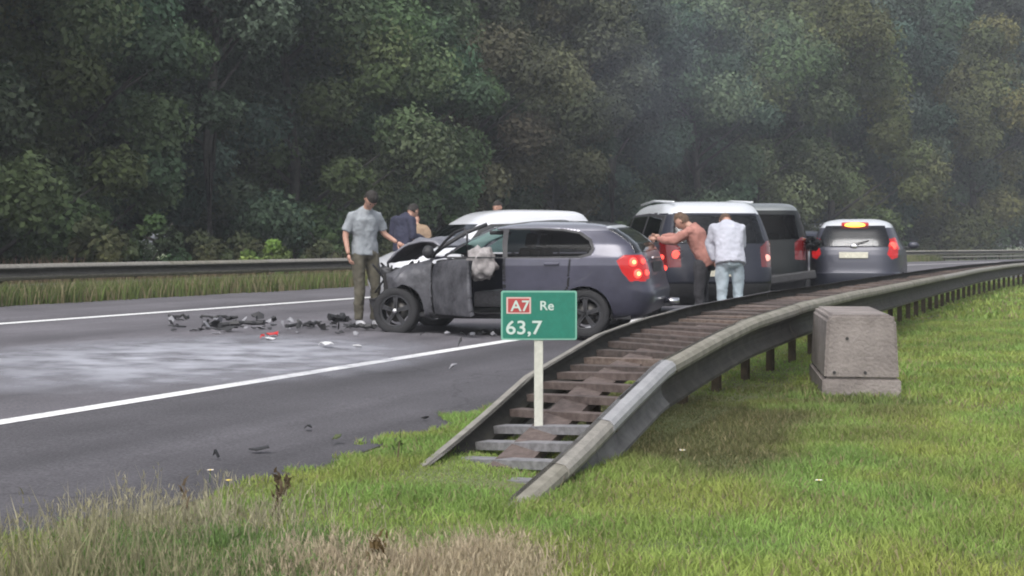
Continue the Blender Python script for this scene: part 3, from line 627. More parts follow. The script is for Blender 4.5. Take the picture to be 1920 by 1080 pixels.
def carve(V, Fq, regions, cell):
    """label faces by region; vertices near an outline are pulled onto it so that edges come out clean"""
    n = fnormals(V, Fq)
    if (n[:, 2] * (V[Fq].mean(1)[:, 2] > 1.2)).sum() < 0: Fq = Fq[:, ::-1].copy(); n = -n
    vn_ = np.zeros_like(V); np.add.at(vn_, Fq.ravel(), np.repeat(n, 4, 0)); vn_ /= np.maximum(np.linalg.norm(vn_, axis=1), 1e-9)[:, None]
    lab = np.zeros(len(Fq), int); names = ['body']
    snapped = np.zeros(len(V), bool)
    for nm, view, poly in regions:
        a, b = PLANE[view]; m = viewmask(view, vn_) & ~snapped; P = V[m][:, [a, b]]; d_, Q = nearest_on_poly(P, poly); k = d_ < cell * .55
        ids = np.where(m)[0][k]; V[ids, a] = Q[k, 0]; V[ids, b] = Q[k, 1]; snapped[ids] = True
    C = V[Fq].mean(1)
    for nm, view, poly in regions:
        a, b = PLANE[view]
        if nm not in names: names.append(nm)
        m = viewmask(view, n) & inpoly(C[:, [a, b]], poly) & (lab == 0)
        lab[m] = names.index(nm)
    return V, Fq, lab, names, C, n
def submesh(name, V, Fq, mask, m, parent, off=0.0, smooth=True, extra=None):
    f = Fq[mask]
    if len(f) == 0: return None
    ids, inv = np.unique(f, return_inverse=True); f2 = inv.reshape(-1, 4); V2 = V[ids].copy()
    if off:
        n = fnormals(V2, f2); vv = np.zeros_like(V2); np.add.at(vv, f2.ravel(), np.repeat(n, 4, 0)); vv /= np.maximum(np.linalg.norm(vv, axis=1), 1e-9)[:, None]; V2 += vv * off
    me = npmesh(name, V2, f2); o = link(name, me, m, parent, smooth)
    if extra is not None:
        me.materials.append(extra[0]); me.polygons.foreach_set('material_index', extra[1][mask].astype(np.int32))
    return o
m_tyre = mat('tyre', (.018, .018, .020), .85, bump=.4, bscale=50); m_dark = mat('black_plastic', (.022, .022, .025), .6, noise=.3, nscale=20)
m_rimd = mat('dark_alloy', (.055, .055, .060), .4, .7); m_rims = mat('silver_alloy', (.35, .35, .36), .35, .8)
m_seat = mat('seat_fabric', (.035, .035, .04), .95, noise=.3, nscale=30); m_int = mat('car_interior', (.03, .03, .033), .9)
m_redlens = mat('red_lens', (.13, .008, .010), .15, coat=.5); m_redlit = mat('red_lens_lit', (.24, .008, .010), .22, emit=(1, .02, .02), es=.17)
m_bulb = mat('brake_lamp_glow', (1, .3, .1), .4, emit=(1, .33, .10), es=2.4); m_chrome = mat('chrome', (.6, .6, .62), .2, 1)
m_gap = mat('panel_gap', (.006, .006, .007), .9); m_plate = mat('number_plate', (.62, .60, .50), .5, noise=.15, nscale=30)
def wheel(parent, x, y, r, wdt, rim, right, spokes=5):
    sg_ = 1 if right else -1; hub = lathe_y('wheel', [(0, .01), (.06, .0), (.075, -.02), (.075, -.06)] if False else [(.001, sg_ * .030), (.045, sg_ * .028), (.055, sg_ * .015), (.055, -sg_ * .05), (.001, -sg_ * .05)], rim, parent, 16, (x, y, r))
    h = wdt / 2
    ty = [(r * .66, -h * .85), (r * .70, -h), (r * .90, -h), (r * .975, -h * .85), (r, -h * .55), (r, -.01), (r * .985, 0), (r, .01), (r, h * .55), (r * .975, h * .85), (r * .90, h), (r * .70, h), (r * .66, h * .85)]
    lathe_y('tyre', ty, m_tyre, hub, 40); lathe_y('rim', [(r * .60, -h * .8), (r * .67, -h * .88), (r * .69, -h * .8), (r * .63, -h * .5), (r * .60, 0), (r * .63, h * .5), (r * .69, h * .8), (r * .67, h * .88), (r * .60, h * .8)], rim, hub, 36)
    bm = bmesh.new()
    for k in range(spokes):
        a = 2 * math.pi * k / spokes + .3
        for da in (-.10, .10):
            rot = Matrix.Rotation(-(a + da), 4, 'Y'); addbox(bm, rot @ Vector((r * .34, sg_ * h * .62, 0)), (r * .60, .022, .030), rot)
    frombm('spokes', bm, rim, hub)
    lathe_y('brake_disc', [(.04, 0), (r * .47, 0), (r * .47, .012), (.04, .012)], mat('brake_steel', (.12, .115, .11), .5, .8), hub, 24)
    return hub
def arch_liner(parent, x, r, w_, z):
    n = 18
    for s_ in (-1, 1):
        V = []; Fc = []; b = 0
        for i in range(n + 1):
            a = math.pi * (i / n) * 1.2 - math.pi * .1
            for y in (s_ * (w_ - .025), s_ * (w_ - .36)): V.append((x + (r + .004) * math.cos(a), y, z + (r + .004) * math.sin(a)))
        for i in range(n): Fc.append((b + 2 * i, b + 2 * i + 1, b + 2 * i + 3, b + 2 * i + 2))
        Fc.append(tuple(b + 2 * i + 1 for i in range(n + 1)))
        me = bpy.data.meshes.new('wheel_arch'); me.from_pydata(V, [], Fc); link('wheel_arch', me, m_dark, parent, True)
def seatobj(parent, x, y, w_=.5, z=.30):
    o = box('seat', (x, y, z + .12), (.52, w_, .20), m_seat, parent, .05)
    box('seat_back', (x + .34, y, z + .46), (.16, w_, .62), m_seat, o, .05, Matrix.Rotation(R(14), 4, 'Y')); box('headrest', (x + .43, y, z + .86), (.10, .26, .18), m_seat, o, .035, Matrix.Rotation(R(10), 4, 'Y')); return o
def surfx(V, y, z, side='rear'):
    m = (V[:, 0] > V[:, 0].mean()) if side == 'rear' else (V[:, 0] < V[:, 0].mean()); Q = V[m]; i = np.argmin((Q[:, 1] - y) ** 2 + (Q[:, 2] - z) ** 2); return Q[i, 0]
def mirror(parent, x, y, z, m, side):
    o = blob('wing_mirror', (x, y + side * .13, z + .02), (.06, .115, .075), m, parent, amp=.05, freq=1.5, sub=2)
    box('mirror_arm', (x, y + side * .03, z - .03), (.05, .10, .035), m_dark, o, .01); return o

def hatch_regions(k=1.0, L=1.0, wb=(.76, 3.28), ra=.345, rz_=.31, doors=True, hatch=None):
    s = lambda P: [(x * L, z * k) for x, z in P]
    reg = [('arch', 'side', circ(wb[0], rz_, ra)), ('arch', 'side', circ(wb[1], rz_, ra)),
           ('arch', 'side', [(wb[0] - ra + .004, 0), (wb[0] + ra - .004, 0), (wb[0] + ra - .004, rz_), (wb[0] - ra + .004, rz_)]), ('arch', 'side', [(wb[1] - ra + .004, 0), (wb[1] + ra - .004, 0), (wb[1] + ra - .004, rz_), (wb[1] - ra + .004, rz_)]),
           ('front_window', 'side', s([(1.42, .985), (2.18, .985), (2.13, 1.30), (2.02, 1.31), (1.86, 1.27)])),
           ('rear_window', 'side', s([(2.24, .985), (3.12, .995), (3.25, 1.03), (3.29, 1.09), (3.24, 1.18), (3.10, 1.265), (2.9, 1.30), (2.6, 1.315), (2.20, 1.315)])),
           ('window_trim', 'side', s([(1.34, .965), (3.16, .972), (3.29, 1.01), (3.325, 1.09), (3.27, 1.20), (3.12, 1.29), (2.9, 1.325), (2.6, 1.335), (2.0, 1.33), (1.83, 1.285)])),
           ('windscreen', 'front', [(-.70, k * .985), (.70, k * .985), (.66, k * 1.1), (.545, k * 1.34), (-.545, k * 1.34), (-.66, k * 1.1)]),
           ('tailgate_glass', 'rear', [(-.66, k * .985), (.66, k * .985), (.62, k * 1.14), (.54, k * 1.325), (-.54, k * 1.325), (-.62, k * 1.14)]),
           ('tail_light', 'rear', [(.50, k * .80), (.90, k * .72), (.90, k * .955), (.52, k * .955)]), ('tail_light', 'rear', [(-.50, k * .80), (-.90, k * .72), (-.90, k * .955), (-.52, k * .955)]),
           ('tail_light', 'side', s([(3.78, .86), (3.86, .955), (4.3, .955), (4.3, .70), (3.98, .69), (3.86, .74)])),
           ('headlight', 'front', [(.45, k * .60), (.86, k * .66), (.86, k * .77), (.5, k * .73)]), ('headlight', 'front', [(-.45, k * .60), (-.86, k * .66), (-.86, k * .77), (-.5, k * .73)])]
    if doors:
        fd = s([(1.26, .30), (2.20, .30), (2.20, .975), (1.26, .975)]); rd = s([(2.225, .30), (2.78, .30), (2.90, .45), (3.04, .62), (3.06, .975), (2.225, .975)])
        reg += [('front_door', 'side', fd), ('rear_door', 'side', rd)]
    return reg
def gapmask(C, n, regs, names, cell, which):
    g = np.zeros(len(C), bool)
    for nm, view, poly in regs:
        if nm in which:
            a, b = PLANE[view]; d_, _ = nearest_on_poly(C[:, [a, b]], poly); g |= (d_ < cell * .6) & viewmask(view, n)
    return g
def roll(V, ang, y0, z0):
    """lean of the sprung body towards its left side"""
    c_, s_ = math.cos(ang), math.sin(ang); y, z = V[:, 1] - y0, V[:, 2] - z0; V = V.copy(); V[:, 1] = y0 + y * c_ - z * s_; V[:, 2] = z0 + y * s_ + z * c_; return V

def simple_car(name, label, pos, yaw, rows, L, H, Wd, wb, paint_, roofm=None, glass=None, lit=False, cell=.03, kz=1.0, lx=1.0, rw=.32, rim=m_rims, roof_from=1.36, regs=None, plate=True, cat='car'):
    o = empty(name, pos, yaw, label=label, cat=cat)
    V, Fq = car_grid(scale_rows(rows, L, H, Wd), cell)
    regs = regs or hatch_regions(kz, lx, wb, rw + .045, rw)
    V, Fq, lab, names, C, n = carve(V, Fq, regs, cell)
    gp = gapmask(C, n, regs, names, cell, ('front_door', 'rear_door'))
    mats = {'body': paint_, 'front_door': paint_, 'rear_door': paint_, 'window_trim': m_dark, 'headlight': m_chrome, 'tail_light': m_redlit if lit else m_redlens, 'bumper': m_dark, 'tailgate': paint_, 'roof': roofm or paint_}
    for i, nm in enumerate(names):
        if nm == 'arch': continue
        gm = glass if nm in ('front_window', 'rear_window', 'windscreen', 'tailgate_glass', 'quarter_window') else mats.get(nm, paint_)
        ex = (m_gap, gp) if nm in ('body', 'front_door', 'rear_door') else None
        if nm in ('front_door', 'rear_door', 'tail_light', 'front_window', 'rear_window', 'headlight', 'quarter_window', 'window_trim'):
            for sd_ in (-1, 1): submesh(nm, V, Fq, (lab == i) & (np.sign(C[:, 1]) == sd_), gm, o, extra=ex)
        elif nm == 'body' and roofm:
            top = (n[:, 2] > .5) & (C[:, 2] > roof_from)
            submesh('body', V, Fq, (lab == i) & ~top, gm, o, extra=ex); submesh('roof', V, Fq, (lab == i) & top, roofm, o)
        else: submesh(nm, V, Fq, lab == i, gm, o, extra=ex)
    hw = Wd / 2
    for x in wb:
        arch_liner(o, x, rw + .045, hw, rw)
        for s_ in (-1, 1): wheel(o, x, s_ * (hw - .12), rw, .2, rim, s_ > 0)
    box('floor_pan', (L / 2, 0, .26), (L - .7, Wd - .25, .05), m_int, o); box('dashboard', (1.30 * lx, 0, .84 * kz), (.35, Wd - .35, .22), m_int, o, .06)
    for y in (-.38, .38): seatobj(o, 1.95 * lx, y, z=.30 * kz + (.05 if kz > 1 else 0))
    b_ = seatobj(o, 2.85 * lx, 0, 1.2, .30 * kz); mirror(o, 1.40 * lx, -hw + .01, .99 * kz, paint_, -1); mirror(o, 1.40 * lx, hw - .01, .99 * kz, paint_, 1)
    return o, V
g_dark = glassmat('tinted_glass', (.30, .31, .33), .30); g_sky = glassmat('sky_lit_glass', (.45, .47, .5), .55, .08); g_clear = glassmat('clear_glass', (.75, .82, .82), .22); g_teal = glassmat('teal_tinted_glass', (.55, .80, .78), .3, .1, .55, (.42, .62, .58))
p_grey = mat('dark_grey_paint', (.052, .052, .078), .38, .4, coat=.45, noise=.22, nscale=2.5); p_white = mat('white_paint', (.56, .57, .60), .3, coat=.6)
p_navy = mat('navy_black_paint', (.015, .017, .028), .45, .0, coat=.12, spec=.35); p_black = mat('black_green_paint', (.008, .010, .011), .55, .0, coat=.05, spec=.2); p_silver_sky = mat('silver_sky_bright_paint', (.62, .64, .67), .32, .3, coat=.5)  # silver: sky reflection on the car roofs is put into this colour
p_gr2 = mat('grey_blue_paint', (.040, .042, .060), .45, .3, coat=.3)

# --- the wreck: dark grey hatchback, nose torn off, driver's door open, brake lights on
fw = G(740, 623.5); rwp = G(1096, 639.5); ax = (rwp - fw); ax.z = 0; yaw = math.atan2(ax.y, ax.x); WBL = ax.length
kx = WBL / 2.60                                   # the wheelbase is shortened by the impact
rgt = Vector((-math.sin(yaw), math.cos(yaw), 0)); RW = .300; HW = .865
org = fw - ax.normalized() * .76 + rgt * (HW - .02); org.z = (fw.z + rwp.z) / 2 + .0
wreck = empty('wrecked_car', org, yaw, label='dark grey hatchback with its front torn off, driver door open and brake lights glowing', cat='car')
cell = .0165; rows = [(a, b * (1.03 if b < 1.2 else .985), c_ - .17 if c_ > 2.9 else c_, d * (1.03 if d < 1.2 else .972), e) for a, b, c_, d, e in HATCH]
V, Fq = car_grid(rows, cell, 4.5, 8.5)
WX = (.76, .76 + WBL)
fdoor = [(1.26, .27), (2.18, .27), (2.18, 1.0), (1.26, 1.0)]
regs = hatch_regions(1.0, 1.0, WX, .335, RW, doors=False)
regs = [r for r in regs if r[0] not in ('tail_light', 'headlight', 'tailgate_glass')] + [('tailgate_glass', 'rear', [(-.72, 1.03), (.72, 1.03), (.66, 1.16), (.59, 1.32), (-.59, 1.32), (-.66, 1.16)])]
LP = [(.54, .82), (.60, .72), (.9, .69), (.9, 1.01), (.62, 1.01), (.54, .97)]
regs += [('tail_light', 'rear', LP), ('tail_light', 'rear', [(-y, z) for y, z in LP]),
         ('tail_light', 'side', [(3.60, .94), (3.68, 1.01), (4.3, 1.01), (4.3, .69), (3.76, .69), (3.67, .80)]),
         ('spoiler', 'rear', [(-.58, 1.335), (.58, 1.335), (.55, 1.42), (-.55, 1.42)]),
         ('bumper', 'side', [(3.62, .18), (4.4, .18), (4.4, .56), (3.66, .56)]), ('bumper', 'rear', [(-.95, .15), (.95, .15), (.95, .56), (-.95, .56)]),
         ('sill', 'side', [(1.2, .15), (2.9, .15), (2.9, .29), (1.2, .29)]),
         ('front_door', 'side', fdoor), ('rear_door', 'side', [(2.205, .30), (2.76, .30), (2.84, .45), (3.00, .62), (3.03, 1.0), (2.205, 1.0)]),
         ('bonnet', 'top', [(.14, -.66), (1.16, -.74), (1.16, .74), (.14, .66)])]
V, Fq, lab, names, C, n = carve(V, Fq, regs, cell)
gp = gapmask(C, n, regs, names, cell, ('front_door', 'rear_door')) & (C[:, 2] < 1.02)
V0 = V.copy()
# crumple: shorten the nose, buckle it
from mathutils import noise as mn
def crump(V, amp=1.0):
    V = V.copy(); m = V[:, 0] < 1.22; t = np.clip((1.22 - V[:, 0]) / 1.22, 0, 1)
    V[m, 0] = .36 + .86 * (V[m, 0] / 1.22) ** .95
    for i in np.where(m)[0]:
        q = Vector(V[i]); k = t[i] ** 1.2 * amp
        a = mn.noise_vector(q * 2.6); b = mn.noise_vector(q * 8 + Vector((9, 3, 1))); V[i] += np.array((a.x * .10 + b.x * .03, a.y * .13 + b.y * .04, a.z * .12 + b.z * .035)) * k
    return V
isb = names.index('bonnet')
Vb = V.copy()
u = np.clip((Vb[:, 0] - .12) / 1.04, 0, 1)
Vb[:, 2] = np.interp(u, [0, .18, .46, .62, .85, 1], [.90, 1.0, 1.20, 1.20, 1.18, 1.10]) + (Vb[:, 2] - np.interp(Vb[:, 0], [.12, .55, 1.2], [.76, .87, .98])) * 1.0 + .05 * np.abs(Vb[:, 1]) ** 2
Vb[:, 0] = .52 + .86 * u
for i in np.where((V[:, 0] < 1.3) & (V[:, 2] > .6))[0]:
    q = Vector(Vb[i]); a = mn.noise_vector(q * 3.2); b = mn.noise_vector(q * 9); k = math.sin(math.pi * min(1, max(0, u[i] * .9 + .1))); Vb[i] += np.array((a.x * .03, 0, a.z * .05 + b.z * .012)) * k
V = crump(V, 1.45); ROLL = R(1.6)
rl = lambda A: roll(A, ROLL, -HW, .3)
V = rl(V); Vb = rl(Vb)
gone = (V[Fq].mean(1)[:, 0] < .50) & (V[Fq].mean(1)[:, 2] < .80) | ((V[Fq].mean(1)[:, 0] < .62) & (V[Fq].mean(1)[:, 2] < .52))
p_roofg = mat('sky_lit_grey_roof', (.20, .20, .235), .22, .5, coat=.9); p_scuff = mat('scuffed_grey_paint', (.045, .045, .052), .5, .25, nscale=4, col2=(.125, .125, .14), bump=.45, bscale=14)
for i, nm in enumerate(names):
    if nm in ('arch', 'windscreen'): continue
    msk = (lab == i) & ~gone
    gm = {'tail_light': m_redlit, 'window_trim': m_dark, 'bumper': p_grey, 'spoiler': p_silver_sky, 'sill': m_dark, 'tailgate_glass': g_dark, 'rear_window': glassmat('privacy_glass', (.10, .10, .12), .13, .06), 'front_window': g_teal}.get(nm, p_grey)
    if nm == 'bonnet': bo = submesh('bonnet', Vb, Fq, lab == i, mat('buckled_bonnet_paint', (.13, .13, .15), .45, .3, nscale=4, col2=(.24, .24, .27), bump=.3), wreck, off=.0); md = bo.modifiers.new('thickness', 'SOLIDIFY'); md.thickness = .03; md.offset = -1; continue
    if nm == 'body':
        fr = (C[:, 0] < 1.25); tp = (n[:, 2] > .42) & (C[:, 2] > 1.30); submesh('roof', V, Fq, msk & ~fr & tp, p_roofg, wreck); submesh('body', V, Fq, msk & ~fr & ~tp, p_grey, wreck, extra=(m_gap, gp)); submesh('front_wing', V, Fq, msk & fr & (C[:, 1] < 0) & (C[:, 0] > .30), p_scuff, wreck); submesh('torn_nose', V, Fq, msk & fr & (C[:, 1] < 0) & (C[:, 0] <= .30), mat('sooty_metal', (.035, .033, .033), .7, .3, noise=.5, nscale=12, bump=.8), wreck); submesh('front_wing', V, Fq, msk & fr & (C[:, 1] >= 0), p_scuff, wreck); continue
    if nm == 'front_door':
        submesh(nm, V, Fq, msk & (C[:, 1] > 0), gm, wreck)
        # driver's door, swung open about its front edge
        f = Fq[msk & (C[:, 1] < 0)]; hx, hy = 1.26, -.868; dl = R(44)
        Vd = V0.copy(); x, y = Vd[:, 0] - hx, Vd[:, 1] - hy; Vd[:, 0] = hx + x * math.cos(dl) + y * math.sin(dl); Vd[:, 1] = hy - x * math.sin(dl) + y * math.cos(dl); Vd[:, 2] -= .02
        dn_ = np.array((-math.sin(dl), -math.cos(dl), 0))
        dr = submesh('driver_door', Vd, Fq, msk & (C[:, 1] < 0), p_scuff, wreck); md = dr.modifiers.new('thickness', 'SOLIDIFY'); md.thickness = .06; md.offset = -1
        md.use_rim = True; dr['label'] = 'open scuffed driver door'
        def dpt(x, z, o_=.0): x -= hx; return (hx + x * math.cos(dl) + o_ * -math.sin(dl), hy - x * math.sin(dl) - o_ * math.cos(dl), z)
        tube('window_frame', [dpt(1.30, .98), dpt(1.44, 1.08), dpt(1.66, 1.20), dpt(1.9, 1.29), dpt(2.12, 1.33), dpt(2.18, 1.25), dpt(2.17, .99)], .017, m_dark, dr, 6)
        mo = blob('wing_mirror', dpt(1.42, 1.045, .13), (.075, .085, .085), m_dark, dr, amp=.1, sub=2); continue
    if nm in ('rear_door', 'tail_light', 'rear_window', 'sill', 'window_trim'):
        for s_ in (-1, 1): submesh(nm, V, Fq, msk & (np.sign(C[:, 1]) == s_), gm, wreck, extra=(m_gap, gp) if nm == 'rear_door' else None)
        continue
    if nm == 'front_window': submesh(nm, V, Fq, msk & (C[:, 1] > 0), gm, wreck); continue
    submesh(nm, V, Fq, msk, gm, wreck)
submesh('shattered_windscreen', V, Fq, (lab == names.index('windscreen')) & (C[:, 1] > -.1), g_teal, wreck)
for x in WX:
    for s_ in (-1, 1): wheel(wreck, x, s_ * (HW - .115), RW, .205, m_rimd, s_ > 0)
arch_liner(wreck, WX[1], .335, HW, RW)
lathe_y('wheel_centre_cap', [(.001, -.006), (.026, -.004), (.03, 0)], m_chrome, wreck, 12, (WX[0], -HW + .012, RW))
def rp(*p): return tuple(rl(np.array([p]))[0])
# rear lamps: two glowing rings a side
for s_ in (-1, 1):
    for yy, z, rr_, dd_, mm_ in ((.79, .925, .056, .004, 'r'), (.78, .785, .056, .004, 'r'), (.79, .925, .027, .016, 'o'), (.78, .785, .027, .016, 'o'), (.68, .93, .035, .004, 'r'), (.66, .79, .035, .004, 'r')):
        x = surfx(V0, s_ * yy, z); p = rp(x, s_ * yy, z); dirn = Vector((1, s_ * 1.1, 0)).normalized()
        bm = bmesh.new(); bmesh.ops.create_cone(bm, cap_ends=True, segments=20, radius1=rr_, radius2=rr_ * .8, depth=.02, matrix=Matrix.Translation(Vector(p) + dirn * (dd_ + .006)) @ dirn.to_track_quat('Z', 'Y').to_matrix().to_4x4()); frombm('brake_lamp', bm, m_bulb if mm_ == 'o' else mat('tail_lamp_glow', (.9, .05, .04), .4, emit=(1, .07, .05), es=1.3), wreck, False)
x = surfx(V0, 0, .87) + .006; box('tailgate_strip', rp(x, 0, .95), (.03, .56, .028), m_chrome, wreck, .006)
box('number_plate_recess', rp(surfx(V0, 0, .82) + .004, 0, .84), (.012, .60, .14), m_dark, wreck, .004)
for y in (.22, .34):
    o_ = tube('tail_pipe', [rp(4.00, y, .40), rp(4.17, y, .39)], .036, m_chrome, wreck, 14)
tube('roof_aerial', [rp(3.02, 0, 1.47), rp(3.10, 0, 1.56)], .009, m_dark, wreck, 6)
box('handle', rp(2.80, -.872, .90), (.19, .035, .035), p_grey, wreck, .012)
box('window_sticker', (0, 0, 0), (.17, .003, .035), m_white, wreck).location = rp(2.98, -.80, 1.06); 
wreck.children[-1].rotation_euler = (R(-20), 0, 0)
# inside
box('floor_pan', (2.3, 0, .26), (2.9, 1.5, .05), m_int, wreck); box('dashboard', (1.42, .05, .82), (.42, 1.36, .26), mat('grey_dash', (.10, .10, .105), .8), wreck, .07)
seatobj(wreck, 1.98, -.36, .5, .33); seatobj(wreck, 1.98, .36, .5, .33); seatobj(wreck, 2.85, 0, 1.2, .33)
ab = blob('airbag', rp(1.86, -.70, .90), (.19, .14, .21), mat('airbag_cloth', (.30, .28, .28), .9, noise=.25, nscale=9, bump=.6, bscale=12), wreck, amp=.40, freq=2.6, sub=4, seed=5)
box('sun_visor', rp(1.98, -.25, 1.27), (.20, .34, .05), m_int, wreck, .02)
tube('a_pillar_rail', [rp(1.22, -.80, .98), rp(1.40, -.765, 1.12), rp(1.66, -.70, 1.28), rp(1.92, -.63, 1.385)], .028, m_dark, wreck, 6)
# engine bay: radiator pack, block, hoses, crushed rails
eb = blob('engine_block', (.86, .05, .62), (.30, .42, .20), mat('sooty_metal', (.035, .033, .033), .7, .3, noise=.5, nscale=12, bump=.8), wreck, amp=.9, freq=2.5, sub=4, seed=2)
for k, (x, y, z, sx_, sy, sz, a) in enumerate([(.50, .1, .52, .07, 1.0, .36, 12), (.44, -.35, .40, .10, .5, .12, -20), (.50, .45, .72, .14, .4, .09, 30), (.60, -.5, .78, .30, .10, .10, 18), (.62, .5, .7, .3, .09, .09, -14)]):
    bm = bmesh.new(); addbox(bm, (x, y, z), (sx_, sy, sz), Matrix.Rotation(R(a), 4, 'Y') @ Matrix.Rotation(R(a * .7), 4, 'Z'), .02); bmesh.ops.subdivide_edges(bm, edges=bm.edges[:], cuts=3)
    for v in bm.verts: v.co += mn.noise_vector(v.co * 7) * .03
    frombm(('radiator', 'bumper_beam', 'air_box', 'chassis_rail', 'chassis_rail')[k], bm, mat('bent_metal', (.07, .07, .075), .6, .4, noise=.5, nscale=14), wreck)
for k in range(14):
    p = [(random.uniform(.30, .9), random.uniform(-.85, .6), random.uniform(.30, .92)) for _ in range(4)]; tube('hose', p, .014, m_dark, wreck, 6)

# --- other vehicles
def place(px_, Z, yaw_deg, L=0, anchor='rear'):
    """pose from where the rear (or nose) centre stands; yaw_deg = heading, degrees left of straight ahead"""
    p = AT(px_, Z); h = R(yaw_deg); fwd = Vector((-math.sin(h), math.cos(h), 0)); yaw_ = math.atan2(-fwd.y, -fwd.x)
    o_ = p + fwd * L if anchor == 'rear' else p; o_.z = gz(SD(o_)[1]); return o_, yaw_
# white family car behind the wreck, nose to the left
# people carrier, sky brightness put into its roof colour, tail towards us
def mpv_regs():
    ra = .375; wb = (.92, 3.62)
    base = [r for r in hatch_regions(1, 1, wb, ra, .33) if r[0] == 'arch']
    return base + [('front_window', 'side', [(1.45, 1.13), (2.32, 1.13), (2.30, 1.54), (2.05, 1.54), (1.80, 1.44)]), ('rear_window', 'side', [(2.40, 1.13), (3.30, 1.13), (3.30, 1.56), (2.38, 1.55)]), ('quarter_window', 'side', [(3.40, 1.13), (4.10, 1.16), (4.04, 1.50), (3.40, 1.56)]),
        ('window_trim', 'side', [(1.33, 1.10), (4.18, 1.12), (4.10, 1.56), (3.3, 1.60), (2.0, 1.58), (1.75, 1.48)]),
        ('windscreen', 'front', [(-.76, 1.12), (.76, 1.12), (.62, 1.58), (-.62, 1.58)]), ('tailgate_glass', 'rear', [(-.70, 1.14), (.70, 1.14), (.62, 1.56), (-.62, 1.56)]),
        ('tail_light', 'rear', [(.60, 1.09), (.60, .80), (1.0, .78), (1.0, 1.14), (.74, 1.18)]), ('tail_light', 'rear', [(-.60, 1.09), (-.60, .80), (-1.0, .78), (-1.0, 1.14), (-.74, 1.18)]),
        ('bumper', 'rear', [(-1, .1), (1, .1), (1, .56), (-1, .56)]),
        ('front_door', 'side', [(1.30, .36), (2.34, .36), (2.34, 1.10), (1.30, 1.10)]), ('rear_door', 'side', [(2.38, .36), (3.2, .36), (3.32, .7), (3.34, 1.10), (2.38, 1.10)])]
pos, yw = place(706, 22.2, 116, anchor='nose')
wk = 3.75 / 4.62; wz = 1.54 / 1.78
def sreg(regs, kx_, kz_, ky_):
    return [(nm, v, [((a_ * kx_ if v == 'side' else a_ * ky_), b_ * kz_) for a_, b_ in p]) for nm, v, p in regs]
wr_ = [('arch', 'side', circ(x, .31, .355)) for x in (.75, 2.98)] + sreg([r for r in mpv_regs() if r[0] != 'arch'], wk, wz, .93)
white, Vw = simple_car('white_car', 'white compact people mover behind the wreck, windscreen and roof showing above the raised bonnet', pos, yw, MPV, 3.75, 1.61, 1.76, (.75, 2.98), p_white, glass=g_sky, lx=.83, kz=.98, rw=.31, cell=.022, regs=wr_)
tube('roof_aerial', [(2.62, 0, 1.53), (2.70, 0, 1.63)], .010, m_dark, white, 6)
pos, yw = place(1352, 20.9, 8.5, 4.5)
mpv, Vm = simple_car('people_carrier', 'dark people carrier with a roof painted sky-bright, its tail towards us behind two bending people', pos, yw, MPV, 4.62, 1.78, 1.90, (.92, 3.62), p_navy, roofm=p_silver_sky, roof_from=1.58, glass=g_dark, cell=.028, rw=.33, kz=1.15, regs=mpv_regs())
def lamp(o, V, y, z, r, m, nm='brake_lamp'):
    x = surfx(V, y, z); bm = bmesh.new(); bmesh.ops.create_cone(bm, cap_ends=True, segments=18, radius1=r, radius2=r * .8, depth=.02, matrix=Matrix.Translation((x + .012, y, z)) @ Matrix.Rotation(R(90), 4, 'Y')); frombm(nm, bm, m, o)
m_lit = mat('tail_lamp_glow', (.9, .05, .04), .4, emit=(1, .07, .05), es=1.3)
lamp(mpv, Vm, -.66, .98, .062, m_lit); lamp(mpv, Vm, .72, .93, .05, mat('dim_tail_lamp', (.8, .35, .3), .4, emit=(1, .35, .28), es=.5))
tube('roof_rail', [(2.1, -.60, 1.76), (3.0, -.62, 1.80), (4.1, -.60, 1.75)], .018, p_silver_sky, mpv, 6); tube('roof_rail', [(2.1, .60, 1.76), (3.0, .62, 1.80), (4.1, .60, 1.75)], .018, p_silver_sky, mpv, 6); tube('roof_aerial', [(3.7, -.25, 1.78), (3.80, -.25, 1.88)], .008, m_dark, mpv, 6)
for o__, V__, zz in ((mpv, Vm, .72),): box('number_plate', (surfx(V__, 0, zz) + .012, 0, zz), (.015, .52, .11), m_plate, o__, .003)
tube('rear_wiper', [(surfx(Vm, 0, 1.16) + .03, 0, 1.16), (surfx(Vm, .25, 1.20) + .03, .30, 1.21)], .010, m_dark, mpv, 6); box('handle', (surfx(Vm, 0, 1.0) + .012, 0, 1.0), (.02, .45, .03), m_chrome, mpv, .006)
# black off-roader behind it, nose to the right
pos, yw = place(1430, 26.1, -5, 4.46)
off_regs = [('arch', 'side', circ(x, .37, .42)) for x in (.85, 3.5)]
suv, Vs = simple_car('off_road_car', 'tall black off-roader between the people carrier and the grey car, its flank dented', pos, yw, MPV, 4.5, 1.92, 1.84, (.85, 3.5), p_black, glass=glassmat('black_glass', (.08, .09, .10), .12), roofm=mat('dull_roof', (.17, .185, .19), .35, .3, coat=.5), roof_from=1.76, cell=.032, rw=.37, kz=1.2, regs=[r for r in off_regs if r[0] == 'arch'] + sreg([r for r in mpv_regs() if r[0] != 'arch'], .974, 1.078, .97))
blob('torn_wing', (4.1, .93, 1.16), (.42, .12, .10), p_black, suv, amp=.9, freq=2.5, sub=4, seed=8); box('torn_bumper', (4.5, .2, .50), (.16, 1.5, .16), m_dark, suv, .03, Matrix.Rotation(R(8), 4, 'X'))
pos, yw = place(1494, 32.2, -14, 4.2)
blk, _v = simple_car('black_car', 'low black hatchback farther back, glimpsed between the off-roader and the grey car', pos, yw, HATCH, 4.2, 1.45, 1.76, (.78, 3.3), p_navy, glass=glassmat('black_glass', (.08, .09, .10), .12), cell=.035)
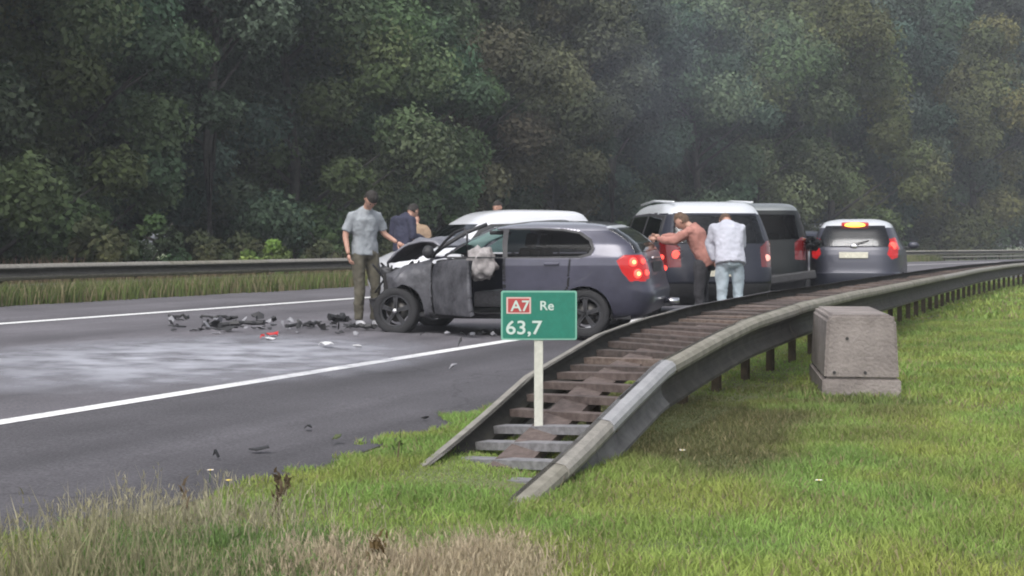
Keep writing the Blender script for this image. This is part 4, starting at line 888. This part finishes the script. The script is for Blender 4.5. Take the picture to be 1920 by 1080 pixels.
# grey hatchback, right edge, brake lights on
pos, yw = place(1600, 26.6, -17, 4.2)
kz6 = 1.17
regs6 = [r for r in hatch_regions(kz6, 1, (.8, 3.35), .36, .32) if r[0] != 'tail_light'] + [('tail_light', 'rear', [(.60, 1.02), (.68, .92), (.9, 1.0), (.9, 1.34), (.68, 1.32)]), ('tail_light', 'rear', [(-.60, 1.02), (-.68, .92), (-.9, 1.0), (-.9, 1.34), (-.68, 1.32)]), ('tail_light', 'side', [(3.84, 1.02), (3.78, 1.30), (4.4, 1.34), (4.4, .98)]), ('bumper', 'rear', [(-1, .1), (1, .1), (1, .66), (-1, .66)]), ('bumper', 'side', [(3.7, .1), (4.4, .1), (4.4, .66), (3.74, .66)])]
grey, Vg = simple_car('grey_car', 'grey hatchback with red tail lights and a glowing high brake lamp at the right', pos, yw, HATCH, 4.2, 1.69, 1.76, (.8, 3.35), p_gr2, roofm=p_silver_sky, roof_from=1.52, glass=glassmat('grey_car_glass', (.35, .37, .4), .34, .12), lit=True, cell=.03, kz=kz6, rw=.32, regs=regs6)
for c_ in grey.children:
    if c_.name.startswith('bumper'): c_.data.materials[0] = p_navy
lamp(grey, Vg, -.69, 1.17, .075, m_lit); lamp(grey, Vg, .69, 1.17, .075, m_lit)
tube('rear_wiper', [(surfx(Vg, 0, 1.20) + .03, 0, 1.20), (surfx(Vg, .2, 1.28) + .03, .26, 1.27)], .010, m_dark, grey, 6); xh = surfx(Vg, 0, 1.57); box('high_brake_lamp', (xh + .01, 0, 1.555), (.06, .50, .12), m_redlit, grey, .03); hb = blob('amber_lamp', (xh + .045, 0, 1.56), (.02, .19, .045), mat('amber_glow', (1, .5, .1), .4, emit=(1, .42, .03), es=3.0), grey, amp=0, sub=3)
xp = surfx(Vg, 0, .92); box('number_plate', (xp + .012, 0, 1.0), (.015, .52, .11), m_plate, grey, .003); blob('tailgate_badge', (surfx(Vg, 0, 1.15) + .01, 0, 1.16), (.012, .075, .045), m_chrome, grey, amp=0, sub=2)

# ================================================================== PEOPLE
m_skin = mat('skin', (.42, .24, .18), .55, noise=.08, nscale=12); m_hair_d = mat('dark_hair', (.02, .017, .015), .8, noise=.4, nscale=40); m_hair_b = mat('brown_hair', (.09, .055, .035), .8, noise=.4, nscale=40)
def skin(name, P, E, rad, m, parent, sub=2, root=None):
    me = bpy.data.meshes.new(name); me.from_pydata([tuple(p) for p in P], E, []); o = bpy.data.objects.new('tmp', me); COL.objects.link(o)
    sm = o.modifiers.new('s', 'SKIN'); sm.use_smooth_shade = True; sm.branch_smoothing = .6
    for i, v in enumerate(me.skin_vertices[0].data):
        r = rad[i]; v.radius = (r, r) if not hasattr(r, '__len__') else r; v.use_root = (i == (root or 0))
    ss_ = o.modifiers.new('u', 'SUBSURF'); ss_.levels = sub; ss_.render_levels = sub
    dg = bpy.context.evaluated_depsgraph_get(); dg.update(); m2 = bpy.data.meshes.new_from_object(o.evaluated_get(dg)); bpy.data.objects.remove(o); m2.name = name
    m2.materials.clear(); m2.materials.append(m); return m2
def join(name, meshes, m, parent):
    bm = bmesh.new()
    for me in meshes: bm.from_mesh(me); 
    return frombm(name, bm, m, parent, True)
def head_mesh(c, rot):
    """skull with brow, nose, lips, chin and ears; face towards +y before rot"""
    bm = bmesh.new(); bmesh.ops.create_uvsphere(bm, u_segments=28, v_segments=20, radius=1)
    for v in bm.verts:
        x, y, z = v.co; k = 1 - .30 * max(0, -z) ** 1.5 * (1 if y < .2 else .75); X = x * .078 * k; Y = y * .098 * (1 - .12 * max(0, -z) * (y < 0)); Z = z * .122
        if y > .5:
            if abs(x) < .18 and -.35 < z < .1: Y += .024 * (1 - abs(x) / .18) * (1 - abs(z + .18) / .3)
            if .12 < abs(x) < .55 and .0 < z < .25: Y -= .010
            if abs(x) < .35 and -.62 < z < -.45: Y += .006
            if z < -.8: Y += .006
        v.co = (X, Y, Z)
    for s_ in (-1, 1):
        r_ = bmesh.ops.create_icosphere(bm, subdivisions=1, radius=1)
        for v in r_['verts']: v.co = Vector((s_ * .078 + v.co.x * .012, v.co.y * .02 - .005, v.co.z * .034 - .005))
    bm.transform(Matrix.Translation(c) @ rot); me = bpy.data.meshes.new('h'); bm.to_mesh(me); bm.free(); return me
def hair_mesh(c, rot, long_=0):
    bm = bmesh.new(); bmesh.ops.create_uvsphere(bm, u_segments=24, v_segments=16, radius=1); rm = []
    for v in bm.verts:
        x, y, z = v.co
        if z < .25 - .0 and y > .15: rm.append(v); continue
        if z < -.45 - long_: rm.append(v); continue
        k = 1 + .10 * mn.noise(v.co * 5) + .04 * mn.noise(v.co * 17); v.co = (x * .086 * k, y * .106 * k - .004, z * .130 * k + .004)
    bmesh.ops.delete(bm, geom=rm, context='VERTS'); bm.transform(Matrix.Translation(c) @ rot); me = bpy.data.meshes.new('hair'); bm.to_mesh(me); bm.free(); return me
def eye_meshes(c, rot):
    bm = bmesh.new()
    for s_ in (-1, 1):
        r_ = bmesh.ops.create_icosphere(bm, subdivisions=1, radius=.010)
        for v in r_['verts']: v.co += Vector((s_ * .030, .083, .010))
    bm.transform(Matrix.Translation(c) @ rot); me = bpy.data.meshes.new('e'); bm.to_mesh(me); bm.free(); return me
def hand_meshes(wr, d, nrm, s_, curl=.5):
    """palm and five bent fingers; d = along the hand, nrm = palm side, s_ = which side the thumb leaves"""
    d = Vector(d).normalized(); nrm = Vector(nrm); nrm = (nrm - d * nrm.dot(d)).normalized(); sd_ = d.cross(nrm).normalized() * s_; wr = Vector(wr); out = []
    P = [wr, wr + d * .045, wr + d * .085]; out.append(skin('p', P, [(0, 1), (1, 2)], [(.022, .026), (.022, .034), (.016, .034)], m_skin, None, 1))
    for k, (o_, L) in enumerate(((.028, .070), (.009, .080), (-.010, .074), (-.028, .058))):
        a = wr + d * .075 + sd_ * o_; q = [a]; ang = curl * .6
        for f_ in (.45, .32, .23): q.append(q[-1] + (d * math.cos(ang) + nrm * math.sin(ang)) * L * f_ * 1.15); ang += curl
        out.append(skin('f', q, [(0, 1), (1, 2), (2, 3)], [.0095, .009, .008, .007], m_skin, None, 1))
    t = [wr + d * .02 + sd_ * .02, wr + d * .045 + sd_ * .045 + nrm * .01, wr + d * .075 + sd_ * .052 + nrm * .025, wr + d * .095 + sd_ * .048 + nrm * .035]
    out.append(skin('t', t, [(0, 1), (1, 2), (2, 3)], [.013, .012, .010, .008], m_skin, None, 1)); return out
def loft(C, Rr, xax, n=20):
    """closed tube of elliptical rings through the points C"""
    V = []; Fc = []; C = [Vector(c) for c in C]
    for i, c in enumerate(C):
        t = (C[min(i + 1, len(C) - 1)] - C[max(i - 1, 0)]).normalized(); x = (xax or Vector((1, 0, 0))); x = (x - t * x.dot(t)); x = x.normalized() if x.length > 1e-3 else Vector((0, 1, 0)); y = t.cross(x)
        for q in range(n):
            a = 2 * math.pi * q / n; V.append(c + x * math.cos(a) * Rr[i][0] + y * math.sin(a) * Rr[i][1])
    for i in range(len(C) - 1):
        for q in range(n): Fc.append((i * n + q, i * n + (q + 1) % n, (i + 1) * n + (q + 1) % n, (i + 1) * n + q))
    Fc.append(tuple(range(n - 1, -1, -1))); Fc.append(tuple((len(C) - 1) * n + q for q in range(n)))
    me = bpy.data.meshes.new('l'); me.from_pydata([tuple(v) for v in V], [], Fc); return me
def remesh(name, parts_, vox, nf, amp, m):
    bm = bmesh.new()
    for p in parts_: bm.from_mesh(p)
    bmesh.ops.recalc_face_normals(bm, faces=bm.faces); me = bpy.data.meshes.new(name); bm.to_mesh(me); bm.free(); o = bpy.data.objects.new('tmp', me); COL.objects.link(o)
    r_ = o.modifiers.new('r', 'REMESH'); r_.mode = 'VOXEL'; r_.voxel_size = vox; r_.use_smooth_shade = True; q = o.modifiers.new('s', 'SMOOTH'); q.factor = .6; q.iterations = 5
    dg = bpy.context.evaluated_depsgraph_get(); dg.update(); m2 = bpy.data.meshes.new_from_object(o.evaluated_get(dg)); bpy.data.objects.remove(o); m2.name = name
    if amp:
        bm = bmesh.new(); bm.from_mesh(m2); bm.normal_update()
        for v in bm.verts: v.co += v.normal * amp * (mn.noise(Vector((v.co.x * nf, v.co.y * nf, v.co.z * nf * .7))) + .5 * mn.noise(v.co * nf * 2.3))
        bm.to_mesh(m2); bm.free()
    m2.materials.clear(); m2.materials.append(m); return m2
def person(px_, Z, yaw_, J, top, legs, label, hair, Hs=1.0, shoes=(.5, .5, .5), sleeve='short', hrot=(0, 0), name='person', loose=1.0, curl=.6, long_=0, group=None):
    """J overrides joints of the standing pose (x right, y forward, z up; metres)"""
    j = dict(pel=(0, 0, .96), sp=(0, .0, 1.15), ch=(0, .0, 1.36), nk=(0, .0, 1.52), hd=(0, .02, 1.67), sl=(-.185, 0, 1.44), sr=(.185, 0, 1.44), el=(-.24, -.02, 1.16), er=(.24, -.02, 1.16), wl=(-.25, .05, .91), wr=(.25, .05, .91),
             hl=(-.095, 0, .93), hr=(.095, 0, .93), kl=(-.11, .03, .50), kr=(.11, .03, .50), al=(-.12, -.01, .085), ar=(.12, -.01, .085))
    j.update(J); j = {k: Vector(v) for k, v in j.items()}; p = AT(px_, Z); o = empty(name, p, yaw_, label=label, cat='person', group=group); o.scale = (Hs,) * 3
    nm = ['pel', 'sp', 'ch', 'nk', 'sl', 'el', 'wl', 'sr', 'er', 'wr', 'hl', 'kl', 'al', 'hr', 'kr', 'ar', 'hd']; ix = {a: i for i, a in enumerate(nm)}
    E = [('pel', 'sp'), ('sp', 'ch'), ('ch', 'nk'), ('nk', 'hd'), ('ch', 'sl'), ('sl', 'el'), ('el', 'wl'), ('ch', 'sr'), ('sr', 'er'), ('er', 'wr'), ('pel', 'hl'), ('hl', 'kl'), ('kl', 'al'), ('pel', 'hr'), ('hr', 'kr'), ('kr', 'ar')]
    rad = dict(pel=.09, sp=.09, ch=.10, nk=.055, hd=.06, sl=.055, el=.042, wl=.026, sr=.055, er=.042, wr=.026, hl=.065, kl=.045, al=.036, hr=.065, kr=.045, ar=.036)
    Ei = [(ix[a], ix[b_]) for a, b_ in E]; ms = [skin('b', [j[a] for a in nm], Ei, [rad[a] for a in nm], m_skin, None, 2)]
    hm = Matrix.Rotation(hrot[1], 4, 'Z') @ Matrix.Rotation(hrot[0], 4, 'X'); ms.append(head_mesh(j['hd'], hm))
    for s_, e_, w_ in ((1, 'el', 'wl'), (-1, 'er', 'wr')):
        dv = j[w_] - j[e_]; ms += hand_meshes(j[w_], dv, Vector((s_ * 1.0, .2, 0)), s_ * -1 if False else s_, curl)
    body = join('body', ms, m_skin, o)
    h_ = hair_mesh(j['hd'], hm, long_); h_.materials.append(hair); link('hair', h_, None, o, True)
    ey = eye_meshes(j['hd'], hm); ey.materials.append(m_hair_d); link('eyes', ey, None, o, True)
    lo = lambda a, b_, t: j[a].lerp(j[b_], t)
    V3 = Vector; k = loose; sr_, sl_ = j['sr'], j['sl']; xax = (sr_ - sl_).normalized(); hw_ = (sr_ - sl_).length / 2; mid = (sr_ + sl_) / 2
    hem = lo('pel', 'sp', -.25)
    tor = loft([hem, lo('pel', 'sp', .15), j['sp'], lo('sp', 'ch', .6), lo('ch', 'nk', .0), mid.lerp(j['nk'], .12), mid.lerp(j['nk'], .62), mid.lerp(j['nk'], .9)],
               [(.172 * k, .128 * k), (.168 * k, .124 * k), (.158 * k, .118 * k), (.172 * k, .125 * k), (.185 * k, .13 * k), (hw_ * .93, .105), (.095, .085), (.066, .066)], xax)
    parts_ = [tor]
    for a_, e_, w_ in (('sl', 'el', 'wl'), ('sr', 'er', 'wr')):
        st = j[a_].lerp(mid, .30) + V3((0, 0, -.012)); ch_ = [st, j[a_] + V3((0, 0, -.015)), lo(a_, e_, .5), lo(a_, e_, .82 if sleeve == 'short' else 1.0)]; rr_ = [.068, .068 * k ** .5, .060 * k, .058 * k]
        if sleeve != 'short': ch_ += [lo(e_, w_, .5), lo(e_, w_, .93)]; rr_ += [.052 * k, .042]
        parts_.append(loft(ch_, [(r_, r_) for r_ in rr_], None))
    link('top', remesh('top', parts_, .014, 10, .016, top), None, o, True)
    waist = lo('pel', 'sp', .18); crotch = (j['hl'] + j['hr']) / 2 + V3((0, 0, -.06))
    parts_ = [loft([waist, j['pel'], (j['hl'] + j['hr']) / 2, crotch], [(.150, .108), (.168, .125), (.178, .128), (.150, .11)], xax)]
    for h_, k_, a_ in (('hl', 'kl', 'al'), ('hr', 'kr', 'ar')):
        parts_.append(loft([j[h_] + V3((0, 0, .03)), lo(h_, k_, .2), lo(h_, k_, .6), j[k_], lo(k_, a_, .4), lo(k_, a_, .98)], [(.085, .10), (.092, .10), (.080, .085), (.066, .070), (.066, .070), (.060, .066)], None))
    link('trousers', remesh('trousers', parts_, .014, 12, .015, legs), None, o, True)
    for a in ('al', 'ar'):
        q = j[a]; s3 = skin('shoe', [q + Vector((0, -.03, -.03)), q + Vector((0, .06, -.035)), q + Vector((0, .155, -.05))], [(0, 1), (1, 2)], [.046, .044, .034], mat('shoe' + str(shoes), shoes, .6), None, 2); link('shoe', s3, None, o, True)
    return o
t_grey = mat('grey_t_shirt', (.24, .26, .28), .9, noise=.15, nscale=8); t_olive = mat('olive_trousers', (.085, .078, .058), .9, noise=.2, nscale=6)
# man in the grey T-shirt looking down at the debris
person(684, 19.0, R(-145), dict(hd=(.02, .20, 1.63), nk=(.0, .07, 1.535), ch=(0, .02, 1.37), el=(-.27, .02, 1.19), wl=(-.38, .17, 1.08), er=(.27, -.03, 1.17), wr=(.27, .06, .93), kl=(-.13, .05, .50), al=(-.15, 0, .085), kr=(.10, .04, .5), ar=(.10, .02, .085)),
       t_grey, t_olive, 'man in grey T-shirt and olive trousers looking down beside the nose of the wreck', m_hair_d, 1.03, (.45, .45, .48), hrot=(R(-62), R(-8)), loose=1.06)
# two people bending behind the raised bonnet
person(756, 23.4, R(-40), dict(hd=(0, .22, 1.56), nk=(0, .12, 1.47), ch=(0, .06, 1.33), wl=(-.2, .3, 1.1), wr=(.2, .3, 1.1)), mat('navy_jacket', (.025, .027, .05), .9), mat('dark_trousers', (.03, .03, .035), .9), 'person in a navy jacket half hidden behind the raised bonnet', m_hair_d, 1.02, (.1, .1, .1), 'long', (R(-35), 0), loose=1.12)
person(792, 24.0, R(25), dict(pel=(0, -.12, .93), sp=(0, .02, 1.12), ch=(0, .18, 1.27), nk=(0, .30, 1.38), hd=(.02, .40, 1.47), sl=(-.17, .22, 1.27), sr=(.17, .22, 1.27), el=(-.22, .34, 1.05), er=(.22, .34, 1.05), wl=(-.2, .45, .86), wr=(.2, .45, .86)), mat('tan_jacket', (.30, .21, .14), .9, noise=.15), mat('dark_trousers', (.03, .03, .035), .9),
       'person in a tan jacket bending forward, just left of the white car', m_hair_b, 1.0, (.1, .1, .1), 'long', (R(-60), 0), loose=1.15)
# head showing above the white car
person(934, 26.2, R(150), {}, mat('charcoal_jacket', (.05, .05, .055), .9), mat('dark_trousers', (.03, .03, .035), .9), 'dark-haired person behind the white car, only the head above its roof', m_hair_d, 1.03, (.1, .1, .1), 'long', (R(-10), 0))
# man in pale jeans with his back to us
person(1368, 19.3, R(3), dict(pel=(0, -.05, .97), sp=(0, .02, 1.16), ch=(0, .14, 1.36), nk=(0, .24, 1.47), hd=(.02, .36, 1.50), sl=(-.17, .14, 1.43), sr=(.17, .14, 1.43), el=(-.22, .20, 1.17), er=(.21, .26, 1.18), wl=(-.16, .16, .96), wr=(.14, .46, 1.05), kl=(-.10, .02, .5), kr=(.13, .06, .5)),
       mat('lilac_grey_sweatshirt', (.40, .41, .47), .9, noise=.12, nscale=6), mat('pale_jeans', (.38, .45, .50), .9, noise=.2, nscale=5), 'person in grey sweatshirt and pale jeans, back turned, bending at the people carrier', m_hair_b, 1.01, (.6, .6, .6), 'long', (R(-65), 0), loose=1.22)
# person in salmon top reaching to the left
person(1318, 19.9, R(70), dict(pel=(0, -.10, .94), sp=(0, .02, 1.12), ch=(0, .10, 1.32), nk=(0, .19, 1.45), hd=(0, .30, 1.51), sl=(-.16, .13, 1.39), sr=(.16, .13, 1.39), el=(-.2, .36, 1.24), er=(.2, .38, 1.28), wl=(-.17, .62, 1.26), wr=(.14, .64, 1.30)),
       mat('coral_top', (.36, .17, .14), .9, noise=.2, nscale=5), mat('dark_trousers', (.03, .03, .035), .9), 'person in a dusty red top reaching left at the people carrier tail', m_hair_b, 1.0, (.1, .1, .1), 'long', (R(-30), 0), loose=1.1)

# ================================================================== DEBRIS
def shard(px_, py_, size, m, label, seed, group=None, name='debris_shard', cat='car debris', h=.05, lift=0):
    r_ = random.Random(seed); p = G(px_, py_); bm = bmesh.new(); n_ = r_.randint(5, 7); vs = []; L, Wd = size
    for k in range(n_):
        a = 2 * math.pi * k / n_; q = r_.uniform(.65, 1.1); vs.append(bm.verts.new((math.cos(a) * L / 2 * q, math.sin(a) * Wd / 2 * q, .006 + r_.random() * h)))
    ctr = bm.verts.new((0, 0, h * r_.uniform(.6, 1.2)))
    for k in range(n_): bm.faces.new((vs[k], vs[(k + 1) % n_], ctr))
    g_ = bmesh.ops.extrude_face_region(bm, geom=bm.faces[:]); bmesh.ops.translate(bm, vec=(0, 0, .008), verts=[v for v in g_['geom'] if isinstance(v, bmesh.types.BMVert)]); bmesh.ops.recalc_face_normals(bm, faces=bm.faces)
    o = frombm(name, bm, m); o.location = (p.x, p.y, p.z + .002 + lift); o.rotation_euler = (0, 0, r_.uniform(0, 6)); return tag(o, label, cat, group)
m_bp = mat('broken_black_plastic', (.02, .02, .022), .6); m_gp = mat('broken_grey_plastic', (.22, .22, .24), .6); m_wp = mat('white_plastic', (.65, .65, .66), .5)
def bar(p0, p1, r, label, seed, m=m_bp, name='bumper_strip'):
    a, b_ = G(*p0), G(*p1); r_ = random.Random(seed); pts = []
    for k in range(9): q = a.lerp(b_, k / 8); pts.append((q.x + r_.uniform(-.03, .03), q.y + r_.uniform(-.04, .04), q.z + r * .7 + r_.random() * .05))
    V, Fc = tubeverts(pts, [r * r_.uniform(.5, 1.25) for _ in pts], 6); me = bpy.data.meshes.new(name); me.from_pydata([tuple(v) for v in V], [], Fc); o = link(name, me, m); return tag(o, label, 'car debris')
bar((318, 599), (356, 599), .03, 'short black trim strip at the left end of the debris line', 1)
bar((372, 600), (446, 601), .030, 'torn black bumper strip lying nearest the far edge line', 2)
bar((392, 614), (498, 614), .030, 'long black bumper strip in the middle of the debris line', 3)
bar((540, 617), (598, 613), .028, 'crumpled black strip left of the dark clump by the man', 4)
bar((616, 605), (652, 603), .05, 'black bumper corner beside the shoes of the man in the grey T-shirt', 5)
bar((655, 618), (706, 621), .035, 'black strip in front of the man, by the front wheel', 6)
shard(485, 601, (.22, .2), m_bp, 'lone black chunk beyond the long bumper strip', 9, h=.1)
shard(430, 622, (.32, .2), m_bp, 'largest black lump on the camera side of the long bumper strip', 8, h=.07)
for k in range(85):
    x = random.choice([random.uniform(318, 540), random.uniform(540, 700)]); y = 612 + random.gauss(0, 5) + (x - 316) * .012
    shard(x, y, (random.uniform(.03, .22), random.uniform(.03, .10)), random.choice([m_bp, m_bp, m_gp]), 'small jagged splinter of car plastic in the debris line', 20 + k, 'plastic splinters in the debris line', h=random.choice([.015, .02, .03, .05, .10]))
for k, x in enumerate((640, 668, 792, 838, 868, 885, 905, 925)): shard(x, 629 + (k % 3) * 2, (.10, .08), m_gp if k % 2 else m_bp, 'small grey fragment on the asphalt under the open door side of the wreck', 70 + k, 'fragments under the wreck', h=.05)
m_rs = mat('red_plastic', (.50, .03, .03), .35)
shard(512, 632, (.20, .16), m_rs, 'bright red lens shard on the pale spill', 81, h=.06); shard(492, 637, (.09, .07), m_rs, 'small red lens chip left of the bright red shard', 82)
shard(506, 639, (.22, .12), m_wp, 'flat white fragment in front of the red lens shard', 83); shard(612, 653, (.24, .16), m_wp, 'large white plastic fragment on the near lane', 84, h=.06); shard(671, 657, (.11, .1), m_wp, 'small white fragment right of the large white one', 85, h=.05)
shard(784, 620, (.09, .09), m_wp, 'white fragment lying behind the front wheel of the wreck', 86, h=.08); shard(850, 694, (.05, .1), m_gp, 'thin grey sliver on the near edge line', 87); shard(862, 653, (.05, .07), m_bp, 'dark sliver standing on the near edge line', 88, h=.12)
shard(487, 850, (.13, .07), m_bp, 'dark trough-shaped shard on the hard shoulder, nearest the camera', 90, h=.03); shard(577, 808, (.09, .06), m_bp, 'dark chip on the hard shoulder beyond the trough-shaped shard', 91, h=.03)
shard(406, 862, (.04, .04), m_bp, 'small dark chip at the left of the hard shoulder', 92, h=.05); shard(797, 789, (.07, .04), m_bp, 'dark chip at the grass edge beside the barrier ramp', 93, h=.02); shard(632, 833, (.09, .06), mat('muddy_clod', (.06, .075, .03), .95), 'muddy clod where the shoulder meets the grass', 94, h=.05, name='mud_clod', cat='mud clod')
for x, y, lb in ((1248, 585, 'left'), (1412, 575, 'right')): pass
shard(1437, 630, (.2, .16), m_wp, 'white fragment on the road below the black off-roader', 95, h=.55)

# ================================================================== SMOKE AND DAMP AIR
def volbox(name, lo_, hi_, label=None):
    c = (Vector(lo_) + Vector(hi_)) / 2; sz = Vector(hi_) - Vector(lo_); bm = bmesh.new(); addbox(bm, (0, 0, 0), sz); o = frombm(name, bm, None); o.location = c; return tag(o, label, name if label else None, kind='stuff')
hz = volbox('haze', (-260, -6, -1.2), (330, 330, 42)); m = bpy.data.materials.new('haze_air'); m.use_nodes = True; n_ = m.node_tree.nodes; n_.clear(); out = n_.new('ShaderNodeOutputMaterial'); pv = n_.new('ShaderNodeVolumePrincipled')
pv.inputs['Color'].default_value = (.86, .90, .97, 1); pv.inputs['Density'].default_value = .00125; pv.inputs['Anisotropy'].default_value = .1; m.node_tree.links.new(pv.outputs[0], out.inputs['Volume']); hz.data.materials.append(m)

sp = AT(1290, 28.0); sk = volbox('smoke', (sp.x - 3.6, sp.y - 1.6, 1.7), (sp.x + 3.6, sp.y + 1.6, 8.2), 'thin bluish smoke drifting up above the people carrier')
m = bpy.data.materials.new('thin_smoke'); m.use_nodes = True; n_ = m.node_tree.nodes; n_.clear(); l_ = m.node_tree.links; out = n_.new('ShaderNodeOutputMaterial'); pv = n_.new('ShaderNodeVolumePrincipled'); pv.inputs['Color'].default_value = (.62, .66, .80, 1)
tc = n_.new('ShaderNodeTexCoord'); mp = n_.new('ShaderNodeMapping'); mp.inputs['Scale'].default_value = (1 / 3.6, 1 / 1.6, 1 / 3.25); l_.new(tc.outputs['Object'], mp.inputs[0])
ln = n_.new('ShaderNodeVectorMath'); ln.operation = 'LENGTH'; l_.new(mp.outputs[0], ln.inputs[0]); fr = n_.new('ShaderNodeMapRange'); fr.interpolation_type = 'SMOOTHSTEP'; fr.inputs[1].default_value = 1; fr.inputs[2].default_value = .05; l_.new(ln.outputs['Value'], fr.inputs[0])
ns = n_.new('ShaderNodeTexNoise'); ns.inputs['Scale'].default_value = .7; ns.inputs['Detail'].default_value = 3; l_.new(tc.outputs['Object'], ns.inputs['Vector']); nr = n_.new('ShaderNodeMapRange'); nr.inputs[1].default_value = .35; nr.inputs[2].default_value = .7; nr.inputs[3].default_value = .1; l_.new(ns.outputs['Fac'], nr.inputs[0])
mu = n_.new('ShaderNodeMath'); mu.operation = 'MULTIPLY'; l_.new(fr.outputs[0], mu.inputs[0]); l_.new(nr.outputs[0], mu.inputs[1]); m2_ = n_.new('ShaderNodeMath'); m2_.operation = 'MULTIPLY'; m2_.inputs[1].default_value = .08; l_.new(mu.outputs[0], m2_.inputs[0]); l_.new(m2_.outputs[0], pv.inputs['Density'])
l_.new(pv.outputs[0], out.inputs['Volume']); sk.data.materials.append(m)
